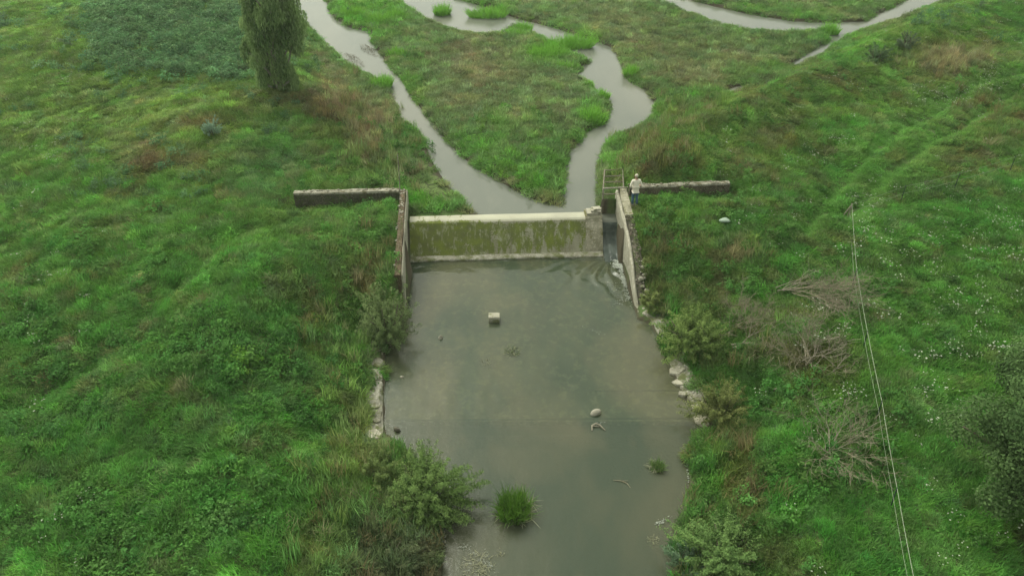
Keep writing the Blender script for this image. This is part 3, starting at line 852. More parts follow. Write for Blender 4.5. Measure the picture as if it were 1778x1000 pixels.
bv = [(0, 0, .95, .14, .11), (0, .01, 1.08, .135, .11), (0, .035, 1.26, .15, .115), (0, .06, 1.40, .12, .09), (0, .085, 1.475, .05, .05), (0, .105, 1.535, .062, .068), (0, .12, 1.60, .078, .092), (0, .115, 1.665, .068, .08), (0, .105, 1.70, .035, .04)]
be = [(i, i + 1) for i in range(8)]
def addc(chain, start):
    p = start
    for v in chain:
        bv.append(v); be.append((p, len(bv) - 1)); p = len(bv) - 1
    return p
for s in (-1, 1):
    addc([(s * .09, 0, .86, .095), (s * .10, .03, .50, .062), (s * .115, -.01, .26, .055), (s * .115, -.02, .09, .042), (s * .125, .09, .045, .038), (s * .13, .16, .035, .03)], 0)
    sh = addc([(s * .165, .055, 1.385, .058), (s * .235, .02, 1.25, .045), (s * .285, -.02, 1.13, .04), (s * .25, .10, 1.07, .036), (s * .20, .23, 1.04, .026)], 3)
    hand = addc([(s * .185, .28, 1.03, .03, .018), (s * .175, .31, 1.025, .032, .016)], sh)
    for k, L in enumerate((.062, .07, .066, .052)):
        ox = (k - 1.5) * .021
        addc([(s * (.175 + ox * .6), .325, 1.022, .0095), (s * (.172 + ox), .34 + L * .35, 1.015, .009), (s * (.17 + ox), .34 + L * .75, 1.0, .0085), (s * (.168 + ox), .335 + L * .9, .98, .0075)], hand)
    addc([(s * .155, .28, 1.035, .012), (s * .135, .305, 1.03, .0105), (s * .125, .33, 1.015, .009)], hand - 1)
    addc([(s * .088, .105, 1.595, .018, .022)], 6)           # ear
addc([(0, .215, 1.59, .014)], 6)                              # nose
addc([(0, .20, 1.545, .022, .014)], 5)                        # mouth and chin
skin_mesh('body', bv, be, M_SKIN, person, 0, 2)
for s in (-1, 1):
    m = MB(); m.blob((s * .033, .200, 1.612), (.011, .009, .008), 3, .02, 8, 5); m.build('eye', M_DSTONE, person, True)
    m = MB(); m.blob((s * .125, .06, .05), (.058, .15, .055), 5 , .06, 10, 6); m.build('shoe', M_SHOE, person, True)
sv = [(0, 0, .93, .172, .135), (0, .01, 1.08, .165, .135), (0, .035, 1.26, .18, .14), (0, .055, 1.385, .145, .112), (0, .075, 1.44, .085, .075)]
se = [(0, 1), (1, 2), (2, 3), (3, 4)]
sv.insert(0, (0, 0, .82, .165, .13)); se = [(i, i + 1) for i in range(5)]
for s in (-1, 1):
    n0 = len(sv)
    sv += [(s * .17, .055, 1.385, .078), (s * .24, .02, 1.25, .066), (s * .29, -.02, 1.13, .058), (s * .268, .05, 1.09, .055)]
    se += [(4, n0), (n0, n0 + 1), (n0 + 1, n0 + 2), (n0 + 2, n0 + 3)]
skin_mesh('shirt', sv, se, M_SHIRT, person, 1, 2)
tv = [(0, 0, .93, .15, .12), (0, 0, .84, .135, .115)]; te = [(0, 1)]
for s in (-1, 1):
    n0 = len(tv)
    tv += [(s * .092, 0, .78, .105), (s * .10, .03, .50, .08), (s * .115, -.01, .26, .07), (s * .115, -.02, .08, .062)]
    te += [(1, n0), (n0, n0 + 1), (n0 + 1, n0 + 2), (n0 + 2, n0 + 3)]
skin_mesh('trousers', tv, te, M_JEANS, person, 0, 2)
m = MB(); m.blob((0, .088, 1.655), (.088, .098, .085), 9, .04, 14, 8); m.build('hair', M_HAIR, person, True)

# ---------------------------------------------------------------- plants: small building blocks
def g_mesh(name, n, R, hmin, hmax, width, comb=.9, lean=.6, seed=0, up=0.0):
    """patch of bent blades; +x is the way the grass is combed"""
    g = np.random.default_rng(seed)
    r = R * np.sqrt(g.uniform(0, 1, n)); a = g.uniform(0, 6.283, n)
    bx, by = r * np.cos(a), r * np.sin(a)
    L = g.uniform(hmin, hmax, n) * (1.15 - .4 * r / R)
    az = g.normal(0, comb, n); ln = np.clip(g.normal(lean, .22, n), .02, 1.25)
    w = width * g.uniform(.6, 1.25, n)
    dx, dy = np.cos(az), np.sin(az); qx, qy = -dy, dx
    tw = g.uniform(-.9, .9, n)
    V = []
    for t, k in ((0, .7), (.55, 1.0), (1.0, .12)):
        hor = L * np.sin(ln) * t ** 1.6; ver = L * (np.cos(ln) * t + up * t * (1 - t))
        cx, cy = bx + dx * hor, by + dy * hor
        for s in (-1, 1):
            V.append(np.stack([cx + s * qx * w * k * .5, cy + s * qy * w * k * .5, ver + s * w * k * .5 * tw], 1))
    V = np.stack(V, 1).reshape(-1, 3)
    o = np.arange(n)[:, None] * 6
    F = np.concatenate([o + np.array([[0, 1, 3, 2]]), o + np.array([[2, 3, 5, 4]])])
    sh = np.repeat(np.clip(g.normal(.5, .2, n), 0, 1), 6)
    return fast_mesh(name, V, [F], False, sh)
def leaf_quads(g, P, Nrm, size, aspect=.5, jit=.6):
    """diamond leaves at P facing about Nrm"""
    n = len(P)
    N = Nrm + g.normal(0, jit, (n, 3)); N /= np.linalg.norm(N, axis=1)[:, None] + 1e-9
    T = np.cross(N, g.normal(0, 1, (n, 3))); T /= np.linalg.norm(T, axis=1)[:, None] + 1e-9
    B = np.cross(N, T)
    s = (size * g.uniform(.6, 1.3, n))[:, None]
    V = np.stack([P - T * s * .5, P + B * s * aspect * .5 + N * s * .08, P + T * s * .5, P - B * s * aspect * .5 + N * s * .08], 1).reshape(-1, 3)
    F = np.arange(n)[:, None] * 4 + np.array([[0, 1, 2, 3]])
    return V, F
def w_mesh(name, n, R, H, size, seed=0, aspect=.6):
    g = np.random.default_rng(seed)
    k = 7; cr_ = R * np.sqrt(g.uniform(0, 1, k)); ca = g.uniform(0, 6.28, k)
    c = g.integers(0, k, n)
    P = np.stack([cr_[c] * np.cos(ca[c]) + g.normal(0, R * .22, n), cr_[c] * np.sin(ca[c]) + g.normal(0, R * .22, n), H * (.45 + .55 * g.uniform(0, 1, k)[c]) * g.uniform(.25, 1, n) ** .5], 1)
    N = np.tile([0, 0, 1.0], (n, 1)) + np.stack([P[:, 0], P[:, 1], 0 * P[:, 0]], 1) / R * .5
    V, F = leaf_quads(g, P, N, size, aspect, .45)
    return fast_mesh(name, V, [F], False, np.repeat(np.clip(g.normal(.5, .2, n), 0, 1), 4))
def f_mesh(name, n, R, h0, h1, r, seed=0):
    """flower heads: flat clusters of petals on stalks"""
    g = np.random.default_rng(seed)
    V = []; F = []; sh = []
    for i in range(n):
        x, y = g.normal(0, R * .5, 2); z = g.uniform(h0, h1); o = len(V)
        k = 7; rr_ = r * g.uniform(.5, 1.3); tl = g.normal(0, .3, 2)
        for q in range(k):
            a = 6.283 * q / k; q_ = rr_ * g.uniform(.7, 1.15)
            V.append((x + q_ * math.cos(a), y + q_ * math.sin(a), z + q_ * (tl[0] * math.cos(a) + tl[1] * math.sin(a))))
        V.append((x, y, z + rr_ * .35))
        F += [(o + q, o + (q + 1) % k, o + k, o + k) for q in range(k)]
        sh += [g.uniform(.35, .7)] * (k + 1)
    F = np.array(F)[:, :3]
    return fast_mesh(name, V, [F], False, sh)

def scatter(name, protos, mat, P, col, scl, rot, idx, label, cat):
    """one object: a cloud of points that carries plants (uncountable ground cover)"""
    pcol = bpy.data.collections.new(name + '_kinds')
    for i, me in enumerate(protos):
        me.materials.append(mat)
        pcol.objects.link(bpy.data.objects.new(f'{name}_kind_{i:02d}', me))
    n = len(P)
    me = bpy.data.meshes.new(name); me.vertices.add(n); me.vertices.foreach_set('co', np.asarray(P, np.float32).ravel())
    a = me.attributes.new('col', 'FLOAT_COLOR', 'POINT'); a.data.foreach_set('color', np.concatenate([col, np.ones((n, 1))], 1).astype(np.float32).ravel())
    a = me.attributes.new('rot', 'FLOAT_VECTOR', 'POINT'); a.data.foreach_set('vector', rot.astype(np.float32).ravel())
    a = me.attributes.new('scl', 'FLOAT_VECTOR', 'POINT'); a.data.foreach_set('vector', scl.astype(np.float32).ravel())
    a = me.attributes.new('idx', 'INT', 'POINT'); a.data.foreach_set('value', idx.astype(np.int32))
    me.update()
    o = link(name, me)
    ng = bpy.data.node_groups.new(name, 'GeometryNodeTree')
    ng.interface.new_socket('Geometry', in_out='INPUT', socket_type='NodeSocketGeometry')
    ng.interface.new_socket('Geometry', in_out='OUTPUT', socket_type='NodeSocketGeometry')
    N, L = ng.nodes, ng.links
    gi = N.new('NodeGroupInput'); go = N.new('NodeGroupOutput')
    ci = N.new('GeometryNodeCollectionInfo'); ci.inputs['Collection'].default_value = pcol
    ci.inputs['Separate Children'].default_value = True; ci.inputs['Reset Children'].default_value = True
    ip = N.new('GeometryNodeInstanceOnPoints'); ip.inputs['Pick Instance'].default_value = True
    def na(nm, ty):
        q = N.new('GeometryNodeInputNamedAttribute'); q.data_type = ty; q.inputs['Name'].default_value = nm; return q.outputs['Attribute']
    er = N.new('FunctionNodeEulerToRotation')
    L.new(na('rot', 'FLOAT_VECTOR'), er.inputs[0])
    L.new(gi.outputs[0], ip.inputs['Points']); L.new(ci.outputs[0], ip.inputs['Instance'])
    L.new(na('idx', 'INT'), ip.inputs['Instance Index']); L.new(er.outputs[0], ip.inputs['Rotation']); L.new(na('scl', 'FLOAT_VECTOR'), ip.inputs['Scale'])
    L.new(ip.outputs[0], go.inputs[0])
    md = o.modifiers.new('scatter', 'NODES'); md.node_group = ng
    tag(o, label, cat, kind='stuff')
    return o

# ---------------------------------------------------------------- where which plants grow (picture points turned into places)
Gm, Ol, De, Bl = np.array([.118, .280, .062]), np.array([.185, .295, .074]), np.array([.095, .255, .055]), np.array([.135, .285, .112])
Br, Ta, Yg, Fl = np.array([.220, .165, .088]), np.array([.34, .285, .175]), np.array([.140, .350, .056]), np.array([.195, .270, .130])
Gr = np.array([.165, .195, .11])
BLOBS = [  # px, py, rx, ry, colour, strength
    (110, 130, 260, 130, Ol, .55), (300, 200, 200, 60, Ol, .55), (150, 380, 250, 80, Ol, .2), (340, 212, 60, 16, Br, .55), (250, 265, 55, 22, Br, .7), (360, 285, 40, 18, Br, .5), (60, 40, 120, 40, Ol, .4),
    (470, 165, 60, 14, Br, .45), (590, 185, 45, 22, Br, .8), (640, 250, 38, 45, Br, .85), (600, 215, 40, 30, Br, .5), (690, 300, 18, 30, Ta, .5), (660, 215, 45, 45, Ta, .45), (560, 150, 40, 30, Ta, .5), (410, 12, 30, 25, Br, .7),
    (600, 430, 60, 40, Br, .35), (640, 480, 50, 50, Br, .5), (545, 555, 26, 20, Br, .8), (555, 600, 22, 16, Br, .8), (575, 640, 50, 90, Ol, .6), (600, 720, 60, 70, Ol, .55), (620, 800, 60, 60, Br, .45),
    (545, 940, 40, 60, Br, .9), (590, 870, 45, 60, Br, .55), (610, 850, 60, 80, Ol, .5), (690, 960, 110, 70, Gr, 1.0), (480, 760, 30, 22, Br, .5), (440, 770, 20, 14, Br, .5), (290, 660, 30, 14, Br, .35), (210, 640, 14, 7, Br, .9), (60, 640, 40, 20, Br, .4), (30, 790, 40, 22, Br, .45), (120, 805, 30, 16, Br, .5), (310, 960, 30, 22, Br, .5), (75, 880, 30, 18, Br, .5), (250, 490, 22, 14, Br, .5), (430, 425, 40, 16, Ol, .4),
    (480, 300, 60, 60, Bl, .35), (650, 390, 60, 40, Gm, .3), (150, 780, 250, 140, De, .45), (420, 900, 200, 110, De, .5), (300, 440, 200, 60, De, .3), (430, 600, 110, 50, De, .5), (560, 430, 80, 60, Gm, .3),
    (1140, 265, 45, 32, Br, .85), (1120, 290, 30, 18, Br, .6), (1210, 200, 70, 22, Br, .5), (1300, 165, 70, 18, Br, .45), (1420, 125, 60, 16, Br, .45), (1560, 50, 90, 22, Br, .3), (1290, 280, 45, 18, Br, .55), (1320, 300, 40, 14, Ta, .4), (1350, 235, 60, 22, Br, .4), (1450, 190, 60, 22, Ol, .5), (1620, 100, 90, 30, Br, .55), (1640, 105, 60, 18, Ta, .75),
    (1730, 200, 70, 50, Br, .55), (1600, 260, 70, 26, Br, .45), (1540, 330, 60, 22, Br, .25), (1250, 240, 80, 30, Ol, .4), (1700, 270, 60, 22, Br, .4),
    (1290, 435, 32, 20, Ta, .6), (1150, 490, 30, 16, Ta, .55), (1190, 420, 70, 30, Br, .35), (1130, 440, 30, 40, Br, .5), (1130, 520, 30, 24, Ol, .6), (1240, 480, 40, 20, Br, .3),
    (1285, 820, 26, 50, Br, .8), (1300, 860, 24, 40, Br, .8), (1260, 790, 40, 40, Ol, .6), (1290, 760, 30, 30, Br, .4), (1350, 950, 50, 40, Br, .6), (1390, 985, 40, 26, Br, .6), (1450, 650, 60, 20, Br, .3), (1410, 620, 70, 30, Br, .4), (1380, 540, 80, 26, Br, .4), (1470, 790, 40, 36, Br, .4), (1290, 600, 40, 40, Br, .35),
    (1650, 560, 160, 160, Gm, .6), (1600, 800, 130, 120, De, .35), (1420, 900, 120, 90, De, .35), (1560, 240, 160, 16, Yg, .3),
    (1190, 830, 10, 70, Ta, .8), (1175, 930, 24, 50, Bl, .7),
    (640, 20, 60, 40, Yg, .9), (610, 45, 40, 20, Yg, .7), (960, 85, 50, 26, Yg, .9), (1010, 70, 40, 20, Yg, .8), (830, 14, 50, 14, Yg, .8), (1030, 205, 26, 26, Yg, .8), (950, 300, 40, 50, Yg, .5), (860, 240, 80, 60, Yg, .3), (740, 340, 60, 26, Yg, .75), (700, 250, 40, 40, Gm, .5), (1220, 165, 60, 14, Yg, .6), (1330, 120, 60, 14, Yg, .5), (1100, 200, 60, 20, Yg, .5), (1480, 60, 60, 20, Yg, .5), (1350, 20, 120, 16, Yg, .35), (720, 170, 30, 50, Yg, .4), (1540, 90, 60, 40, Yg, .3), (1060, 255, 20, 30, Yg, .6), (1640, 40, 60, 30, Yg, .3),
    (880, 150, 110, 50, Ta, .16), (830, 120, 60, 30, Ta, .22), (790, 175, 40, 14, Ta, .35), (1150, 90, 90, 50, Ta, .22), (1260, 110, 80, 40, Ta, .22), (1060, 40, 60, 30, Ta, .22),
]
WEED = [(310, 60, 130, 62, 1, Bl), (400, 95, 60, 36, 1, Bl), (250, 20, 80, 40, .9, Bl), (410, 590, 120, 46, .85, De), (480, 600, 60, 55, .9, De), (440, 620, 60, 24, .7, Yg), (150, 900, 65, 50, .7, De), (175, 965, 50, 50, .7, De), (60, 560, 50, 30, .5, De), (140, 440, 55, 22, .5, De), (90, 640, 50, 22, .5, De), (420, 870, 50, 36, .6, De), (535, 720, 34, 36, .8, De), (390, 830, 60, 26, .5, De), (330, 950, 60, 40, .5, De), (20, 900, 40, 50, .6, De), (520, 790, 40, 30, .5, De),
        (650, 420, 50, 50, .45, Gm), (620, 500, 60, 50, .4, Gm), (1180, 380, 70, 40, .45, Gm), (1170, 440, 60, 50, .5, De), (1250, 500, 60, 36, .5, De), (1340, 700, 90, 46, .55, De), (1300, 660, 60, 30, .5, De), (1240, 850, 55, 60, .6, Gm), (1500, 780, 50, 50, .4, De), (1440, 840, 60, 30, .5, De), (900, 280, 70, 50, .45, Yg), (860, 250, 50, 30, .35, Yg), (960, 260, 40, 50, .4, Gm), (1210, 330, 80, 20, .4, Gm), (1200, 270, 60, 30, .3, Gm), (700, 250, 40, 40, .4, De), (640, 340, 40, 30, .3, De), (1270, 870, 60, 40, .4, Gm), (880, 320, 40, 16, .4, Yg), (1380, 560, 60, 26, .3, De), (1560, 720, 40, 60, .2, De), (300, 560, 60, 30, .3, De)]
FLOWERS = [(1495, 450, 28, 60, .8), (1560, 560, 60, 40, .6), (1620, 620, 40, 20, 1), (1690, 530, 60, 40, .7), (1745, 420, 45, 60, .7), (1590, 690, 50, 30, .6), (1640, 450, 80, 60, .4), (1425, 530, 20, 26, .9), (1440, 580, 24, 16, .6), (1650, 170, 40, 18, .8), (1705, 130, 28, 40, .9), (1450, 245, 18, 9, 1), (1380, 275, 36, 18, .7), (1705, 68, 14, 10, 1), (1540, 345, 60, 14, .3), (38, 225, 30, 16, .9), (90, 278, 16, 7, .8), (60, 330, 22, 7, .8), (1475, 690, 22, 16, .9), (1385, 885, 10, 8, 1), (1745, 630, 50, 34, .9), (1600, 500, 30, 20, .5), (1600, 170, 30, 20, .6), (1740, 560, 40, 40, .7), (130, 140, 20, 10, .5), (1500, 350, 60, 10, .4), (1330, 430, 30, 10, .3), (1680, 345, 40, 14, .5), (1560, 640, 30, 30, .4), (1740, 340, 40, 20, .4), (1260, 390, 20, 14, .3), (1640, 720, 60, 40, .25), (1180, 460, 40, 20, .12), (1560, 420, 70, 60, .3)]

def field(px, py, L):
    r = np.zeros(px.shape)
    for b in L:
        d = ((px - b[0]) / b[2]) ** 2 + ((py - b[1]) / b[3]) ** 2
        r = np.maximum(r, b[4] * np.exp(-d ** 1.4 * .75))
    return r
def plant_colour(x, y, px, py, df, g):
    n = len(x)
    a = fbm(x, y, 3.2, 3, 41); b = fbm(x, y, 1.3, 3, 47); c = fbm(x, y, 6.5, 2, 53)
    base = Gm + (Ol - Gm) * sstep(.45, .68, c)[:, None] * .6 + (De - Gm) * sstep(.5, .66, a)[:, None] * .75
    base = base + (Br - base) * (sstep(.57, .72, b) * .50 * (px > 0))[:, None]
    deep = sstep(350, 900, py)[:, None]
    base = base * (1 - .55 * deep) + De * 1.05 * .55 * deep
    up_ = (df < .3)
    fb = Fl + (Yg - Fl) * sstep(.48, .66, b)[:, None] * .32 + (Ta * 1.05 - Fl) * sstep(.50, .70, a)[:, None] * .5
    base = np.where(up_[:, None], fb * .90, base)
    for bl in BLOBS:
        d = ((px - bl[0]) / bl[2]) ** 2 + ((py - bl[1]) / bl[3]) ** 2
        w = bl[5] * np.exp(-d ** 1.3 * .8)
        w = np.clip(w * (.65 + 1.3 * sstep(.3, .7, b)), 0, 1)
        base = base + (bl[4] - base) * w[:, None]
    fine = fbm(x, y, .75, 2, 131) - .5
    base = base * (1 + .80 * fine)[:, None] + (Ta - base) * (.35 * sstep(.62, .8, fbm(x, y, .55, 2, 137)))[:, None] * (py < 700)[:, None]
    grey = base.mean(1, keepdims=True) * np.array([[1.0, 1.08, .78]])
    base = base + (grey - base) * np.clip(.13 + g.normal(0, .16, (n, 1)) + .5 * (fbm(x, y, 1.0, 2, 151) - .5)[:, None], 0, .6)
    base = base * (1 + .14 * sstep(420, 900, py) * (px < 889))[:, None] * np.where((px > 1100)[:, None], np.array([[.92, 1.02, .82]]), np.array([[1.09, 1.13, .99]]))
    return np.clip(base * np.clip(g.lognormal(-.02, .17, (n, 1)), .5, 1.35) * (1 + g.normal(0, .07, (n, 3))), .008, .6)

def footprints(x, y):
    """True where no plant may stand"""
    bad = seg_dist(x, y, np.array([LW_A, LW_B]), False) < .12
    bad |= seg_dist(x + .2, y, np.array([LW_A, LW_B]), False) < .26
    bad |= seg_dist(x - .32, y, np.array([RW_A, RW_B]), False) < .36
    bad |= seg_dist(x, y - .2, np.array([WL_A, WL_B]), False) < .3
    bad |= seg_dist(x, y - .2, np.array([WR_A, WR_B]), False) < .28
    nn = (x - W0[0]) * NA[0] + (y - W0[1]) * NA[1]; aa = (x - W0[0]) * EA[0] + (y - W0[1]) * EA[1]
    bad |= (nn > -1) & (nn < 2.0) & (aa > -.3) & (aa < 10.2)
    bad |= np.hypot(x - ppos[0], y - ppos[1]) < .3
    for P in EDGES:
        bad |= (seg_dist(x, y, P, False) < .62) & (fbm(x, y, .8, 2, 181) < .60)
    for px, py, r in ((652, 632, .42), (653, 607, .3), (656, 655, .25), (650, 695, .3), (652, 731, .28), (649, 757, .38), (1177, 645, .4), (1182, 665, .42), (1190, 685, .4), (1143, 563, .3), (1147, 579, .28), (1220, 742, .5), (1207, 710, .3)):
        q = on_ground(px, py, .3); bad |= np.hypot(x - q[0], y - q[1]) < r * .72
    return bad
def spread(n, g, margin=(260, 140, 150)):
    """random land points in and around the view, as many per square metre everywhere"""
    cell = math.sqrt(104 * 74 / n); ax, ay = np.meshgrid(np.arange(-52, 52, cell), np.arange(8, 82, cell))
    x = ax.ravel() + cell * g.uniform(-.15, 1.15, ax.size); y = ay.ravel() + cell * g.uniform(-.15, 1.15, ax.size)
    sh = g.permutation(len(x)); x, y = x[sh], y[sh]; n = len(x)
    px, py = proj(x, y, np.full(n, 1.8))
    k = (px > -margin[0]) & (px < 1778 + margin[0]) & (py > -margin[1]) & (py < 1000 + margin[2])
    x, y = x[k], y[k]
    z = ground_z(x, y)
    nn = (x - W0[0]) * NA[0] + (y - W0[1]) * NA[1]
    dd = sdist(x, y, DOWN); df = sdist(x, y, FLOOD); wd = np.minimum.reduce([sdist(x, y, P) for P in UPW])
    land = (dd > .05) & ~((df < .4) & (wd < .02) & ~((wd > -.45) & (fbm(x, y, 1.1, 2, 171) > .60))) & ~footprints(x, y)
    x, y, z, dd, df, wd = [q[land] for q in (x, y, z, dd, df, wd)]
    px, py = proj(x, y, z + .1)
    return x, y, z, px, py, dd, df, wd
AREA = 104 * 74
g = np.random.default_rng(99)
M_GRASS = mat_instanced('grass_blades', .48)
M_WEED = mat_instanced('weed_leaves', .45)
M_FLOWER = mat_instanced('flower_heads', .2)

# meadow grass ------------------------------------------------------------
x, y, z, px, py, dd, df, wd = spread(int(AREA * 13), g)
pitchd = np.exp(-(((x - pc[0]) / 1.7) ** 2 + ((y - pc[1]) / 3.0) ** 2))
weed_f = field(px, py, WEED) * (.35 + 1.1 * sstep(.35, .65, fbm(x, y, 1.4, 3, 83)))
near = np.clip((62 - y) / 30, .55, 1)
k = (g.uniform(0, 1, len(x)) < near * (1 - .6 * np.clip(weed_f * 1.15 - .25, 0, 1)) * (1 - .95 * pitchd)) & (df > -.2)
x, y, z, px, py, dd, df, wd = [q[k] for q in (x, y, z, px, py, dd, df, wd)]
col = plant_colour(x, y, px, py, df, g)
n = len(x)
rut = np.minimum(seg_dist(x, y, TRACK_A, False), seg_dist(x, y, TRACK_B, False))
h = .70 + .95 * fbm(x, y, 1.7, 3, 61) + .25 * (fbm(x, y, .6, 2, 67) - .5)
h = h * (1 - .72 * np.exp(-(rut / .6) ** 2)); col = col + (Yg * .9 + .02 - col) * (.9 * np.exp(-(rut / .65) ** 2))[:, None]
h = h * (1 + .45 * np.exp(-dd / 2.5) * (dd < 12))
rot = lie(x, y, fbm(x, y, 3.5, 2, 71) * 9 + g.normal(0, .5, n), .1, g)
size = np.clip(1.0 + .010 * (y - 25), .9, 1.5)
scl = np.stack([size * g.uniform(.8, 1.25, n), size * g.uniform(.8, 1.25, n), h * g.uniform(.6, 1.3, n) * np.where(g.uniform(0, 1, n) < .06, 1.5, 1.0)], 1)
protos = [g_mesh('grass_patch', 130, .31, .13, .32, .021, 1.15, .95, 10 + i, .3) for i in range(5)]
scatter('meadow_grass', protos, M_GRASS, np.stack([x, y, z - .02], 1), col, scl, rot, g.integers(0, 5, n), 'rough uneven meadow grass in mixed greens with brown patches', 'grass')
print('grass', n)

# broad leaved weeds -------------------------------------------------------
x, y, z, px, py, dd, df, wd = spread(int(AREA * 9), g)
f = np.zeros(len(x)); wc = np.tile(De, (len(x), 1))
for b in WEED:
    w = b[4] * np.exp(-(((px - b[0]) / b[2]) ** 2 + ((py - b[1]) / b[3]) ** 2) ** 1.4 * .75)
    m_ = w > f; f[m_] = w[m_]; wc[m_] = b[5]
f = f * (.35 + 1.1 * sstep(.35, .65, fbm(x, y, 1.4, 3, 83)))
f = np.maximum(f, .10 * sstep(.52, .66, fbm(x, y, 2.2, 3, 87)) * (df > 0))
k = g.uniform(0, 1, len(x)) < f
x, y, z, px, py, wc = [q[k] for q in (x, y, z, px, py, wc)]
n = len(x)
col = np.clip(wc * np.array([.90, .80, .90]) * np.clip(g.lognormal(0, .17, (n, 1)), .6, 1.35) * (1 + g.normal(0, .06, (n, 3))), .01, .5)
size = g.uniform(.7, 1.25, n) * np.where(px < 520, np.where(py < 140, 1.35, 1.0), .85)
hh = g.uniform(.6, 1.4, n) * np.where(py < 140, 1.5, 1.0)
protos = [w_mesh('weed_patch', 170, .36, .42, .085, 30 + i) for i in range(4)] + [w_mesh('weed_patch', 90, .36, .5, .14, 40 + i, .45) for i in range(2)]
scatter('weeds', protos, M_WEED, np.stack([x, y, z - .02], 1), col, np.stack([size, size, hh], 1), lie(x, y, g.uniform(0, 6.28, n), .1, g), g.integers(0, 6, n), 'low leafy weeds and nettles growing in dark green patches', 'weeds')
print('weeds', n)

# sedge and reeds of the flood plain ---------------------------------------
x, y, z, px, py, dd, df, wd = spread(int(AREA * 10), g)
k = (df < .6) & (g.uniform(0, 1, len(x)) < np.clip((90 - y) / 40, .55, 1) * (1 - .84 * np.exp(-(((x - pc[0]) / 1.8) ** 2 + ((y - pc[1]) / 3.2) ** 2) ** 2)))
x, y, z, px, py, dd, df, wd = [q[k] for q in (x, y, z, px, py, dd, df, wd)]
n = len(x)
col = plant_colour(x, y, px, py, df - 1, g)
yg = np.clip(((col[:, 1] - col[:, 0]) - .05) / .08, 0, 1)
col = col + (Yg - col) * (.5 * np.exp(-wd / .7) * (fbm(x, y, 1.5, 2, 91) > .5))[:, None]
h = (.30 + .62 * fbm(x, y, 1.1, 3, 93)) * (1 + .5 * yg) * (1 - .40 * np.exp(-np.maximum(wd, 0) / .7))
scl = np.stack([g.uniform(.8, 1.3, n), g.uniform(.8, 1.3, n), h * g.uniform(.7, 1.3, n)], 1)
protos = [g_mesh('sedge_patch', 70, .32, .25, .60, .026, 1.8, .62, 50 + i, .2) for i in range(4)]
scatter('sedge', protos, M_GRASS, np.stack([x, y, z - .02], 1), col, scl, lie(x, y, g.uniform(0, 6.28, n), .08, g), g.integers(0, 4, n), 'grey green sedge and reeds covering the islands above the weir', 'sedge')
print('sedge', n)

# tall bank herbage and dead stalks -----------------------------------------
x, y, z, px, py, dd, df, wd = spread(int(AREA * 7), g)
TALL = [(640, 480, 60, 70, .5), (610, 700, 55, 120, .6), (590, 860, 70, 110, .7), (690, 950, 120, 80, 1.0), (545, 940, 40, 60, .6), (1135, 500, 40, 60, .6), (1260, 800, 60, 70, .7), (1290, 850, 40, 70, .7), (1240, 930, 90, 80, .8), (1190, 840, 25, 80, .8), (1300, 600, 60, 50, .4), (1160, 430, 50, 50, .4), (640, 240, 60, 60, .6), (690, 300, 30, 40, .6), (1140, 265, 60, 40, .6), (1080, 300, 40, 20, .6), (1640, 104, 60, 18, .9), (1320, 295, 40, 14, .5), (1060, 350, 22, 14, .9), (620, 520, 40, 60, .5), (1290, 435, 34, 20, .7), (1720, 200, 70, 50, .2), (1220, 200, 80, 30, .25), (555, 580, 30, 40, .7), (600, 190, 40, 30, .5)]
f = field(px, py, TALL)
k = (g.uniform(0, 1, len(x)) < f)
x, y, z, px, py, dd, df, wd = [q[k] for q in (x, y, z, px, py, dd, df, wd)]
n = len(x)
col = plant_colour(x, y, px, py, df, g)
u = g.uniform(0, 1, n)
col = np.where((u < .22)[:, None], col * .35 + Br * .65, np.where((u < .30)[:, None], col * .4 + Ta * .6, col))
scl = np.stack([g.uniform(.7, 1.2, n), g.uniform(.7, 1.2, n), g.uniform(.6, 1.3, n)], 1)
protos = [g_mesh('stalk_patch', 42, .30, .35, .85, .024, 2.0, .38, 60 + i, .1) for i in range(4)]
scatter('tall_herbage', protos, M_GRASS, np.stack([x, y, z - .03], 1), col, scl, np.stack([g.normal(0, .15, n), g.normal(0, .15, n), g.uniform(0, 6.28, n)], 1), g.integers(0, 4, n), 'tall rank grass and dry brown stalks along the banks', 'tall grass')
print('tall', n)

# white flowers --------------------------------------------------------------
x, y, z, px, py, dd, df, wd = spread(int(AREA * 5), g)
f = field(px, py, FLOWERS) * 1.25 * sstep(.28, .58, fbm(x, y, .9, 3, 97))
f = np.maximum(f, .035 * ((px > 1250) | (px < 200)))
k = (g.uniform(0, 1, len(x)) < f) & (dd > 1.5) & (df > 1)
x, y, z = x[k], y[k], z[k]; n = len(x)
wcol = np.clip(np.array([.34, .38, .28]) * g.lognormal(0, .12, (n, 1)), .1, .75)
protos = [f_mesh('flower_patch', 5 + i, .28, .26, .46, .026, 70 + i) for i in range(4)]
scatter('white_flowers', protos, M_FLOWER, np.stack([x, y, z], 1), wcol, np.stack([g.uniform(.8, 1.3, n)] * 3, 1), np.stack([np.zeros(n), np.zeros(n), g.uniform(0, 6.28, n)], 1), g.integers(0, 4, n), 'small white umbel flowers dotted through the meadow', 'flowers')
print('flowers', n)

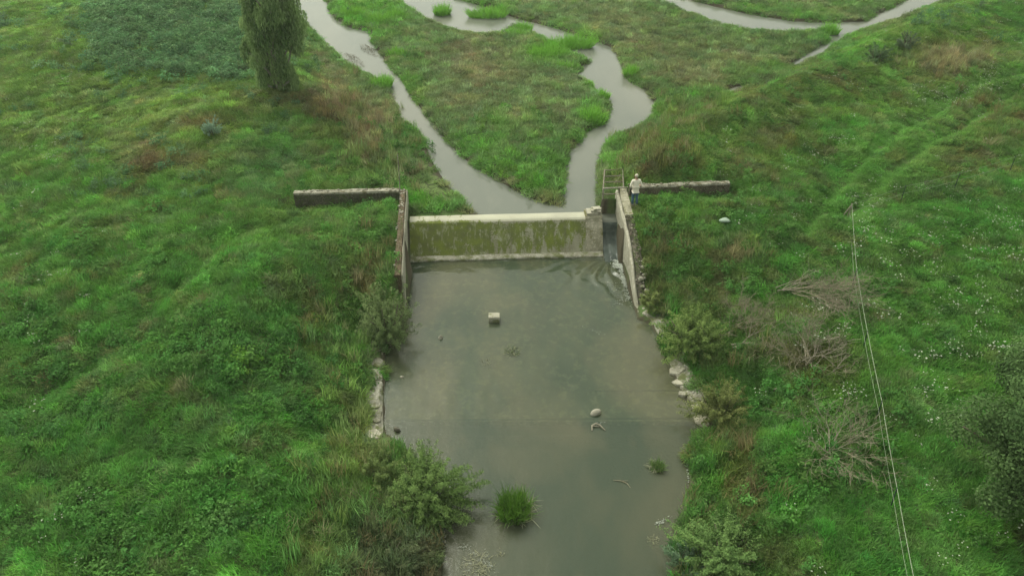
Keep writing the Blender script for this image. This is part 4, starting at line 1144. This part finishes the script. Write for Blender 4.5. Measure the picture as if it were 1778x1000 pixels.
# ---------------------------------------------------------------- shrubs and trees, each one a thing
def crown_cloud(g, clumps, n, size, aspect=.5, droop=0.0, hollow=.5):
    C = np.array([c[:3] for c in clumps]); R = np.array([c[3:6] for c in clumps])
    wgt = (R.prod(1)) ** .67; wgt /= wgt.sum()
    ci = g.choice(len(clumps), n, p=wgt)
    d = g.normal(0, 1, (n, 3)); d /= np.linalg.norm(d, axis=1)[:, None]
    r = g.uniform(hollow ** 3, 1, n) ** (1 / 3) * g.choice([1, 1.0, 1.12], n)
    P = C[ci] + d * R[ci] * r[:, None]
    ctr = (C * wgt[:, None]).sum(0)
    Nn = d * .7 + (P - ctr) / (np.abs(P - ctr).max() + 1e-6) * .4 + np.array([0, 0, .55])
    V, F = leaf_quads(g, P, Nn, size, aspect, .45) if droop == 0 else drooping(g, P, size, aspect, droop)
    tone = np.clip(g.normal(.48, .22 if droop else .14, len(clumps))[ci] + g.normal(0, .15, n), 0, 1)
    return V, F, np.repeat(tone, 4)
def drooping(g, P, size, aspect, droop):
    n = len(P)
    T = np.stack([g.normal(0, .35, n), g.normal(0, .35, n), -np.ones(n) * droop], 1); T /= np.linalg.norm(T, axis=1)[:, None]
    B = np.cross(T, g.normal(0, 1, (n, 3))); B /= np.linalg.norm(B, axis=1)[:, None]
    s = (size * g.uniform(.5, 1.4, n))[:, None]
    V = np.stack([P, P + T * s * .5 + B * s * aspect * .5, P + T * s, P + T * s * .5 - B * s * aspect * .5], 1).reshape(-1, 3)
    return V, np.arange(n)[:, None] * 4 + np.array([[0, 1, 2, 3]])
def stems(g, base_n, tips, r0, mat, name, parent, spread_=.12):
    m = MB()
    for k, tp in enumerate(tips):
        b = np.array([g.normal(0, spread_), g.normal(0, spread_), -.15]); tp = np.array(tp)
        mid_ = b * .45 + tp * .55 + g.normal(0, .06, 3) * np.linalg.norm(tp)
        m.tube([b, b * .75 + mid_ * .25 + [0, 0, .05], mid_, tp], [r0, r0 * .85, r0 * .6, r0 * .25], 5)
    return m.build(name, mat, parent, True)
def shrub(name, px, py, rx, ry, h, dark, light, n, leaf, label, cat='shrub', seed=1, k=14, aspect=.5, z0=None, group=None, low=.1, trans=.35, flat=1.0, bark=None):
    g = np.random.default_rng(seed * 31 + 5)
    q = on_ground(px, py) if z0 is None else at(px, py, z0)
    r = empty(name, q, 0); tag(r, label, cat, group)
    cl = []
    for i in range(k):
        a = 6.283 * (i + g.uniform(0, 1)) / k; f = math.sqrt(g.uniform(.05, 1)) * .72
        hz = h * (low + (1 - low) * g.uniform(.35, .80) * (1 - .55 * f * f))
        s = g.uniform(.26, .46)
        cl.append((rx * f * math.cos(a), ry * f * math.sin(a), hz, rx * s, ry * s, h * g.uniform(.16, .28) * flat))
    # shoots rise from the middle and bend outwards; leaves sit along their outer part
    ns = max(26, int(n / 105)); az = g.uniform(0, 6.283, ns); el = np.arcsin(g.uniform(.02, 1, ns) ** .8)
    ln = g.uniform(.72, 1.16, ns) * (1 + .18 * np.sin(3 * az + seed) + .12 * np.sin(5 * az))
    si = g.integers(0, ns, n); t_ = g.uniform(.22, 1, n) ** .72
    u_ = ln[si] * t_
    hor = np.cos(el[si]) * u_ ** .9
    P = np.stack([rx * hor * np.cos(az[si]), ry * hor * np.sin(az[si]), h * (low * .6 + np.sin(el[si]) * u_ * (1 - .16 * t_ * t_))], 1)
    P += g.normal(0, 1, (n, 3)) * (np.array([rx, ry, h]) * .055 * (1.35 - t_)[:, None])
    Nn = np.stack([np.cos(az[si]) * np.cos(el[si]), np.sin(az[si]) * np.cos(el[si]), np.sin(el[si]) + .5], 1)
    V, F = leaf_quads(g, P, Nn, leaf, aspect, .55)
    sh = np.repeat(np.clip(g.normal(.5, .16, ns)[si] + g.normal(0, .16, n), 0, 1), 4)
    V[:, 2] = np.maximum(V[:, 2], .02)
    link('foliage', fast_mesh('foliage', V, [F], False, sh), mat_foliage(name + '_leaves', dark, light, trans), r)
    stems(g, 3, [c[:3] for c in cl], .02 * max(rx, h) + .008, bark or M_BARK, 'stems', r, rx * .12)
    return r
shrub('willow_shrub', 670, 588, 1.35, 1.45, 2.5, (.080, .120, .046), (.24, .32, .13), 15000, .085, 'grey green willow shrub over the end of the soil topped channel wall', 'shrub', 1, 16, .35)
shrub('willow_shrub', 738, 868, 1.75, 1.75, 1.6, (.062, .115, .032), (.205, .305, .095), 30000, .085, 'big rounded olive shrub overhanging the pool, nearest the large grass tussock', 'shrub', 2, 20, .4, .15)
shrub('willow_shrub', 648, 845, 1.5, 1.5, 1.3, (.075, .120, .036), (.23, .30, .105), 15000, .08, 'lower olive shrub behind the big rounded one, towards the brown grass bank', 'shrub', 3, 16, .4, .25)
shrub('willow_shrub', 668, 990, 1.3, 1.2, 1.1, (.075, .10, .05), (.21, .245, .125), 11000, .09, 'dull grey green shrub at the bottom edge in front of the big rounded one', 'shrub', 14, 16, .25, .25)
shrub('bank_shrub', 1202, 606, 1.55, 1.5, 1.9, (.070, .120, .034), (.24, .33, .10), 20000, .085, 'dense leafy shrub beside the end of the sloping channel wall', 'shrub', 4, 18, .45)
shrub('bank_shrub', 1252, 722, 1.35, 1.3, 1.4, (.085, .115, .036), (.25, .28, .10), 13000, .075, 'olive brown shrub above the cracked slabs at the water', 'shrub', 5, 16, .4)
shrub('bank_shrub', 1258, 975, 1.7, 1.6, 1.2, (.070, .135, .042), (.21, .33, .105), 20000, .08, 'broad light green shrub at the lower end of the bank by the pool', 'shrub', 6, 18, .45)
shrub('round_bush', 367, 236, .55, .52, 1.15, (.16, .27, .18), (.38, .52, .38), 3200, .08, 'small round blue green bush alone on the meadow hummocks', 'bush', 7, 9, .45)
shrub('round_bush', 1520, 108, 1.05, .9, 1.3, (.065, .12, .055), (.17, .27, .12), 4200, .11, 'dark low bush on the dike, left of the pair', 'bush', 8, 12, .4)
shrub('round_bush', 1572, 86, .85, .75, 1.3, (.085, .13, .075), (.20, .27, .15), 3600, .11, 'greyer thin bush on the dike, right of the pair beside the straw mound', 'bush', 9, 12, .35)
shrub('leafy_plant', 432, 630, .48, .45, .75, (.08, .19, .04), (.20, .38, .10), 900, .15, 'bright light green leafy plant among darker weeds', 'plant', 10, 8, .5)
shrub('drooping_sedge', 1134, 534, .65, .65, .85, (.10, .14, .04), (.28, .33, .12), 2200, .26, 'yellowish drooping sedge clump over the end of the sloping channel wall', 'sedge', 11, 9, .12)
shrub('bank_shrub', 1195, 985, .75, .9, .75, (.085, .15, .085), (.22, .33, .19), 4000, .10, 'blue green low shrub with pale drooping edges at the pool corner', 'shrub', 12, 12, .2)

# the tall tree on the left bank: drooping, narrow, reaching out of the picture
def tree(name, base, label, dark, light, clumps, n, leaf, aspect, droop, trunk, seed, bark, trans=.3, cat='tree'):
    g = np.random.default_rng(seed)
    r = empty(name, base, 0); tag(r, label, cat)
    m = MB(); m.tube(trunk[0], trunk[1], 9)
    top = np.array(trunk[0][-1]); bot = np.array(trunk[0][0])
    for c in clumps[::2]:
        c_ = np.array(c[:3]); f = np.clip((c_[2] - bot[2]) / (top[2] - bot[2]) * .8, .08, .95)
        pts = np.array(trunk[0]); zi = np.interp(f * (len(pts) - 1), range(len(pts)), range(len(pts)))
        i0 = int(zi); s_ = pts[i0] + (pts[min(i0 + 1, len(pts) - 1)] - pts[i0]) * (zi - i0)
        rr0 = np.interp(zi, range(len(pts)), trunk[1]) * .5
        m.tube([s_, (s_ + c_) / 2 + g.normal(0, .1, 3) + [0, 0, .15], c_], [rr0, rr0 * .7, rr0 * .3], 6)
    m.build('trunk', bark, r, True)
    V, F, sh = crown_cloud(g, clumps, n, leaf, aspect, droop, .3)
    link('crown', fast_mesh('crown', V, [F], False, sh), mat_foliage(name + '_leaves', dark, light, trans), r)
    return r
g = np.random.default_rng(5)
cl = []
for i in range(120):
    zz = g.uniform(.45, 9.6); a = g.uniform(0, 6.283)
    R0 = 1.80 * (1 - .5 * max(0, (zz - 4.5) / 5) ** 1.5) * (0.62 + .38 * min(1, zz / 2.4))
    f = math.sqrt(g.uniform(0.05, 1)) * .95
    cl.append((.10 * zz + R0 * f * math.cos(a), R0 * f * math.sin(a), zz, g.uniform(.25, .50), g.uniform(.25, .50), g.uniform(.4, 1.0)))
tree('weeping_tree', on_ground(484, 158), 'tall dark olive weeping tree standing alone at the left river bank', (.072, .130, .044), (.32, .44, .18), cl, 44000, .24, .26, 1.5,
     ([(0, 0, -.3), (.05, 0, .5), (.3, .05, 3), (.55, .0, 6), (.95, .05, 9.4)], [.20, .16, .13, .09, .03]), 15, M_BIRCH)
# the dark tree whose crown fills the near right corner
q = at(1822, 850, 3.6); gb = np.array([q[0], q[1], float(ground_z(np.array([q[0]]), np.array([q[1]]))[0])])
cl = []
for i in range(70):
    d = g.normal(0, 1, 3); d /= np.linalg.norm(d); f = g.uniform(.15, 1) ** .6
    cl.append((d[0] * 2.7 * f, d[1] * 2.9 * f, 3.0 + d[2] * 2.3 * f, g.uniform(.5, .9), g.uniform(.5, .9), g.uniform(.35, .6)))
tree('broadleaf_tree', gb, 'dark leafy broadleaf tree crown filling the near right corner of the meadow', (.038, .075, .027), (.135, .22, .078), cl, 90000, .095, .55, 0,
     ([(0, 0, -.3), (.03, 0, .8), (0, .06, 2.0), (.05, 0, 3.6), (0, 0, 4.8)], [.24, .19, .16, .11, .04]), 16, M_BARK)

# ---------------------------------------------------------------- clumps of reed and grass standing in the water
def tussock(name, px, py, z, R, h, n, dark, light, label, cat, seed, width=.022, straw=0, lean=.45, group=None, spread_=2.2, ry=None, turn=0.0):
    q = at(px, py, z); r = empty(name, q, seed * 1.7); tag(r, label, cat, group)
    if ry is not None: r.rotation_euler = (0, 0, turn)
    me = g_mesh('blades', n, R, h * .45, h, width, spread_, lean, 200 + seed, .25)
    co = np.zeros(len(me.vertices) * 3, np.float32); me.vertices.foreach_get('co', co); co = co.reshape(-1, 3)
    rad = np.repeat(co.reshape(-1, 6, 3)[:, 0, :2], 6, 0)
    gz = np.random.default_rng(400 + seed); dz = gz.uniform(.55, 1.15, 12)[((np.arctan2(rad[:, 1], rad[:, 0]) + math.pi) / (2 * math.pi) * 11.99).astype(int)]
    co[:, 2] *= np.where(np.hypot(rad[:, 0], rad[:, 1]) > R * .45, dz, 1.0)
    out = (co[:, 2] / h)[:, None] * rad * .55
    co[:, :2] += out
    if ry is not None: co[:, 1] *= ry / R
    co[:, 2] *= np.repeat(1.12 - .5 * np.hypot(rad[::6, 0], rad[::6, 1]) / R, 6) if False else 1.0
    co[:, 2] -= .08
    me.vertices.foreach_set('co', co.ravel()); me.update()
    link('blades', me, mat_foliage(name + '_blades', dark, light, .35), r)
    if straw:
        ms = g_mesh('straw', straw, R * 1.15, h * .3, h * .75, width * .8, 3.0, 1.25, 300 + seed, .12)
        c2 = np.zeros(len(ms.vertices) * 3, np.float32); ms.vertices.foreach_get('co', c2); c2 = c2.reshape(-1, 3)
        rd = np.repeat(c2.reshape(-1, 6, 3)[:, 0, :2], 6, 0); tt = np.tile([0, 0, .55, .55, 1, 1], len(rd) // 6)[:, None]
        c2[:, :2] += np.array([.12 * R, -.3 * R]) + rd * tt * .08; c2[:, 2] = c2[:, 2] * .5 + .02
        ms.vertices.foreach_set('co', c2.ravel()); ms.update()
        link('straw', ms, mat_foliage('dry_straw', (.16, .165, .10), (.36, .36, .24), .3), r)
    return r
tussock('grass_tussock', 892, 890, 0, .48, 1.0, 900, (.030, .085, .010), (.15, .29, .045), 'large dark green grass tussock ringed with dry straw in the lower pool', 'tussock', 1, .024, 150, .38)
tussock('grass_tussock', 1141, 812, 0, .20, .50, 260, (.045, .10, .022), (.17, .27, .075), 'small upright green tussock near the right edge of the lower pool', 'tussock', 2, .022, 50)
tussock('grass_tussock', 890, 609, 0, .30, .26, 200, (.05, .085, .025), (.19, .24, .09), 'thin half drowned green tuft in the middle of the pool, beside brown debris', 'tussock', 3, .022, 40, .8)
tussock('reed_debris', 846, 630, 0, .34, .22, 90, (.06, .055, .03), (.15, .14, .085), 'brown drowned reed debris left of the thin green tuft', 'debris', 4, .022, 14, 1.1)
tussock('reed_debris', 1133, 940, 0, .17, .16, 40, (.16, .17, .10), (.36, .36, .25), 'small pale ring of dead reeds near the blue green shrub', 'debris', 5, .022, 34, 1.2)
tussock('reed_debris', 835, 985, 0, .42, .30, 60, (.13, .14, .085), (.32, .32, .22), 'pale tangled dead reeds in the water in front of the big rounded shrub', 'debris', 6, .024, 110, 1.2)
tussock('reed_debris', 870, 958, 0, .12, .18, 24, (.07, .075, .05), (.30, .30, .22), 'few short dead reed stubs just below the large tussock', 'debris', 7, .022, 14, 1.0)
for i, (px, py, rx, ry, h, lab) in enumerate([
    (615, 30, 1.1, .8, .9, 'bright reed clump on the shore between the left and middle channels, nearest the tree'),
    (655, 42, 1.0, .7, .9, 'bright reed clump on the shore between the left and middle channels, second from the tree'),
    (690, 34, .9, .6, .8, 'bright reed clump on the shore between the left and middle channels, nearest the middle channel'),
    (768, 25, .75, .7, .9, 'single round reed clump alone in the middle channel'),
    (846, 30, 1.7, .6, .9, 'long bright reed clump on the far side of the middle channel'),
    (905, 55, .9, .5, .8, 'short bright reed clump at the right tip of the middle channel'),
    (990, 82, 1.9, .75, 1.0, 'largest reed clump beside the right channel, furthest row'),
    (950, 100, 1.5, .8, 1.0, 'rounded reed clump in front of the largest one by the right channel'),
    (890, 64, 1.1, .5, .7, 'low dull reed clump at the island end of the middle channel'),
    (980, 122, 1.0, .45, .7, 'low reed clump nearest the bend of the right channel'),
    (1097, 133, .55, .5, .8, 'reed clump on the outer bank of the right channel bend'),
    (1046, 172, .45, .55, .6, 'small reed clump standing at the island side of the bend'),
    (1022, 152, .35, .35, .5, 'tiny reed clump next to the small one on the island side of the bend'),
    (1440, 58, .8, .6, .9, 'reed clump where the far channel forks'),
    (1030, 212, .8, .8, 1.0, 'bright tall reed clump on the island point facing the right channel'),
    (665, 150, .7, .8, .8, 'dark reed clump on the outer side of the narrow left channel'),
    (690, 100, .8, .6, .7, 'bright reed clump at the island side of the narrow left channel')]):
    tussock('reed_clump', px, py, UP + .02, rx * .85, h * 1.3, int(900 * max(.5, rx * ry)) + 200, (.105, .26, .034), (.26, .54, .080), lab, 'reeds', 20 + i, .030, 0, .35, 'reed clumps along the upper channels', 2.5, ry * .85)
for i, (px, py, rx, ry, lab) in enumerate([(612, 104, 1.9, .55, 'long brown mat of dead reeds in the left channel, nearer the tree'), (641, 88, 1.7, .5, 'long brown mat of dead reeds in the left channel, nearer the island')]):
    tussock('reed_mat', px, py, UP + .02, rx * .8, .36, 520, (.075, .066, .042), (.22, .19, .135), lab, 'debris', 50 + i, .03, 0, 1.0, 'mats of dead reeds', 2.5, ry * .8, -1.0)

# ---------------------------------------------------------------- dead branches and brush
def grow(m, g, p, d, L, r, depth, fork=(2, 3), bend=.25, flat=.5, mz=.02):
    n = 5; pts = [p]; rad = [r]
    q = np.array(p, float); dd_ = np.array(d, float)
    kids = []
    for i in range(n):
        dd_ = dd_ + g.normal(0, bend, 3) * np.array([1, 1, flat]); dd_ /= np.linalg.norm(dd_)
        q = q + dd_ * L / n
        if q[2] < mz: q[2] = mz + abs(g.normal(0, .02)); dd_[2] = abs(dd_[2]) * .4
        pts.append(q.copy()); rad.append(r * (1 - .75 * (i + 1) / n))
        if depth > 0 and i >= 1:
            for _ in range(g.integers(fork[0] - 1, fork[1])):
                kids.append((q.copy(), dd_ + g.normal(0, .6, 3) * np.array([1, 1, flat]), L * g.uniform(.35, .7), r * (1 - .6 * i / n) * .6))
    m.tube(pts, rad, 5 if r > .012 else 3)
    for k in kids:
        dn = k[1] / np.linalg.norm(k[1]); grow(m, g, k[0], dn, k[2], max(k[3], .006), depth - 1, fork, bend, flat, mz)
def dead(name, px, py, label, limbs, seed, mat, twigmat=None, cat='branch', group=None):
    g = np.random.default_rng(seed); q = on_ground(px, py); q[2] += .13
    r = empty(name, q); tag(r, label, cat, group)
    for nm, mt, L in limbs:
        m = MB()
        for st, d, ln, rad, dep, cnt, fan in L:
            for c in range(cnt):
                a = g.normal(0, fan); dx, dy, dz = d
                v = np.array([dx * math.cos(a) - dy * math.sin(a), dx * math.sin(a) + dy * math.cos(a), dz + abs(g.normal(0, .12))]); v /= np.linalg.norm(v)
                s0 = np.array(st) + g.normal(0, .12 if cnt > 1 else 0, 3) * [1, 1, .3]
                grow(m, g, s0, v, ln * g.uniform(.75, 1.2), rad, dep)
        m.build(nm, mt, r)
    return r
dead('brush_pile', 1352, 510, 'long heap of fine brown brush lying in the grass, furthest up the slope', [('limbs', M_WOOD, [((0, 0, .1), (1, -.25, .12), 1.6, .018, 1, 5, .25)]), ('twigs', M_TWIG, [((.3, -.1, .12), (1, -.42, .12), 1.9, .011, 2, 12, .22), ((1.2, -.5, .1), (1, -.5, .1), 1.5, .010, 2, 10, .25)])], 3, M_WOOD, cat='brush pile')
dead('fallen_branch', 1268, 607, 'large bleached fallen branch with forked limbs, in the middle of the slope', [('limbs', M_WOOD, [((0, 0, .12), (1, .03, .05), 3.0, .042, 2, 1, 0), ((.1, -.15, .15), (1, .35, .12), 2.1, .026, 1, 2, .2), ((.3, -.35, .15), (1, -.05, .05), 1.9, .024, 1, 2, .3), ((1.4, .25, .2), (.6, 1, .1), 1.3, .02, 1, 2, .3)]), ('twigs', M_TWIG, [((.6, 0, .12), (1, .1, .15), 1.5, .010, 2, 10, .5)])], 5, M_WOOD)
dead('dead_shrub', 1408, 640, 'fan shaped dead brown shrub right of the bleached fallen branch', [('limbs', M_WOOD, [((0, 0, .05), (.1, .9, .38), 1.4, .018, 2, 6, .9)]), ('twigs', M_TWIG, [((0, .1, .1), (.1, .9, .35), 1.5, .009, 2, 11, .95)])], 7, M_WOOD, cat='shrub')
dead('fallen_branch', 1342, 684, 'crooked T shaped bleached branch lying below the large fallen branch', [('limbs', M_WOOD, [((0, 0, .06), (1, .55, .06), .75, .045, 0, 1, 0), ((.38, .18, .08), (.05, -1, .02), 1.0, .035, 0, 1, 0), ((.42, -.72, .06), (1, .32, .08), .95, .028, 1, 1, 0)])], 9, M_WOOD)
dead('fallen_branch', 1402, 662, 'thin bleached branch with long side limbs, right of the crooked one', [('limbs', M_WOOD, [((0, 0, .06), (1, -.25, .06), 1.3, .030, 1, 2, .35)]), ('twigs', M_TWIG, [((.3, 0, .05), (1, .1, .1), 1.1, .010, 2, 8, .5)])], 11, M_WOOD)
dead('dead_shrub', 1433, 800, 'fan shaped dead grey shrub nearest the wire fence', [('limbs', M_WOOD, [((0, 0, .05), (.6, .6, .3), 1.15, .017, 2, 5, .8)]), ('twigs', M_TWIG, [((.05, .05, .1), (.7, .5, .3), 1.35, .009, 2, 11, .85)])], 13, M_WOOD, cat='shrub')
dead('brush_pile', 1275, 575, 'thin tangle of brown twigs between the leafy bank shrub and the fallen branch', [('twigs', M_TWIG, [((0, 0, .1), (.8, .35, .25), 1.1, .009, 2, 14, .9), ((.5, .3, .1), (.8, -.2, .2), 1.1, .009, 2, 10, .9)])], 15, M_WOOD, cat='brush pile')

# ---------------------------------------------------------------- the wire fence
fence = empty('wire_fence', on_ground(1471, 376)); fo = np.array(fence.location)
tag(fence, 'electric fence of two pale wires on short dark green posts across the right meadow', 'fence')
line1 = [(1480, 497), (1498, 606), (1520, 730), (1546, 880), (1574, 1065)]
line2 = [(1563, 352), (1656, 330), (1752, 300), (1850, 268)]
corner = on_ground(1471, 378)
def post(q, h=.92, lean=(0, 0), mat=M_POST, r=.022):
    m = MB(); b = q - fo; t_ = b + np.array([lean[0], lean[1], h])
    m.tube([b - [0, 0, .25], b, t_], [r, r, r * .8], 6); o = m.build('post', mat, fence)
    return q + np.array([lean[0], lean[1], h])
tops1 = [post(on_ground(*p), .88, (RNG.normal(-.02, .02), RNG.normal(0, .03))) for p in line1]
tops2 = [post(on_ground(*p), .95, (0, 0)) for p in line2]
ctop = post(corner, .75, (.05, .02), M_WOOD, .035)
m = MB(); b = corner - fo
m.tube([b + [-.32, .05, -.2], b + [0.02, .02, .62]], [.03, .028], 6); m.build('brace', M_WOOD, fence)
def wires(tops, frac, rad):
    for f in frac:
        m = MB(); P = []
        prev = None
        for tp in tops:
            gz_ = tp[2] - .88 * (1 - f)
            p = np.array([tp[0], tp[1], gz_]) - fo
            if prev is not None:
                for s_ in (.25, .5, .75): P.append(prev * (1 - s_) + p * s_ - np.array([0, 0, .035 * (1 - (2 * s_ - 1) ** 2)]))
            P.append(p); prev = p
        m.tube(P, rad, 4); m.build('wire', M_WIRE, fence)
wires([ctop] + tops1, (.97,), .0085)
wires([ctop] + tops1, (.52,), .005)
wires([ctop] + tops2, (.95, .5), .006)

# stones heaped by the deck frame
for i, (px, py, r_, lab) in enumerate([(1076, 296, .17, 'pale rubble stone behind the deck frame, furthest up the slope'), (1078, 308, .14, 'pale rubble stone under the far end of the deck frame'), (1073, 318, .15, 'pale rubble stone under the middle of the deck frame'), (1078, 328, .13, 'pale rubble stone under the near end of the deck frame'), (1096, 357, .16, 'flat pale stone at the feet of the standing person')]):
    q = on_ground(px, py, 1.9); m = MB(); m.blob((0, 0, .04), (r_ * 1.3, r_, r_ * .7), 60 + i, .3, 9, 6); o = m.build('rubble_stone', M_BANK, None, False); o.location = tuple(q); tag(o, lab, 'stone', 'rubble stones by the sluice')

# ---------------------------------------------------------------- thin moist air
HAZE = 0.0005
m = MB(); m.box((0, 60, 15), (900, 900, 40)); m.v = [(x, y, -6.0 if z < 0 else 24.0) for x, y, z in m.v]
t = NT('haze_air')
pv = t.new('ShaderNodeVolumePrincipled'); pv.inputs['Color'].default_value = (.80, .92, .74, 1); pv.inputs['Density'].default_value = HAZE; pv.inputs['Anisotropy'].default_value = .2
t.l.new(pv.outputs[0], t.out.inputs['Volume'])
tag(m.build('haze', t.m), kind='stuff', label='thin pale moist air over the valley', cat='haze')
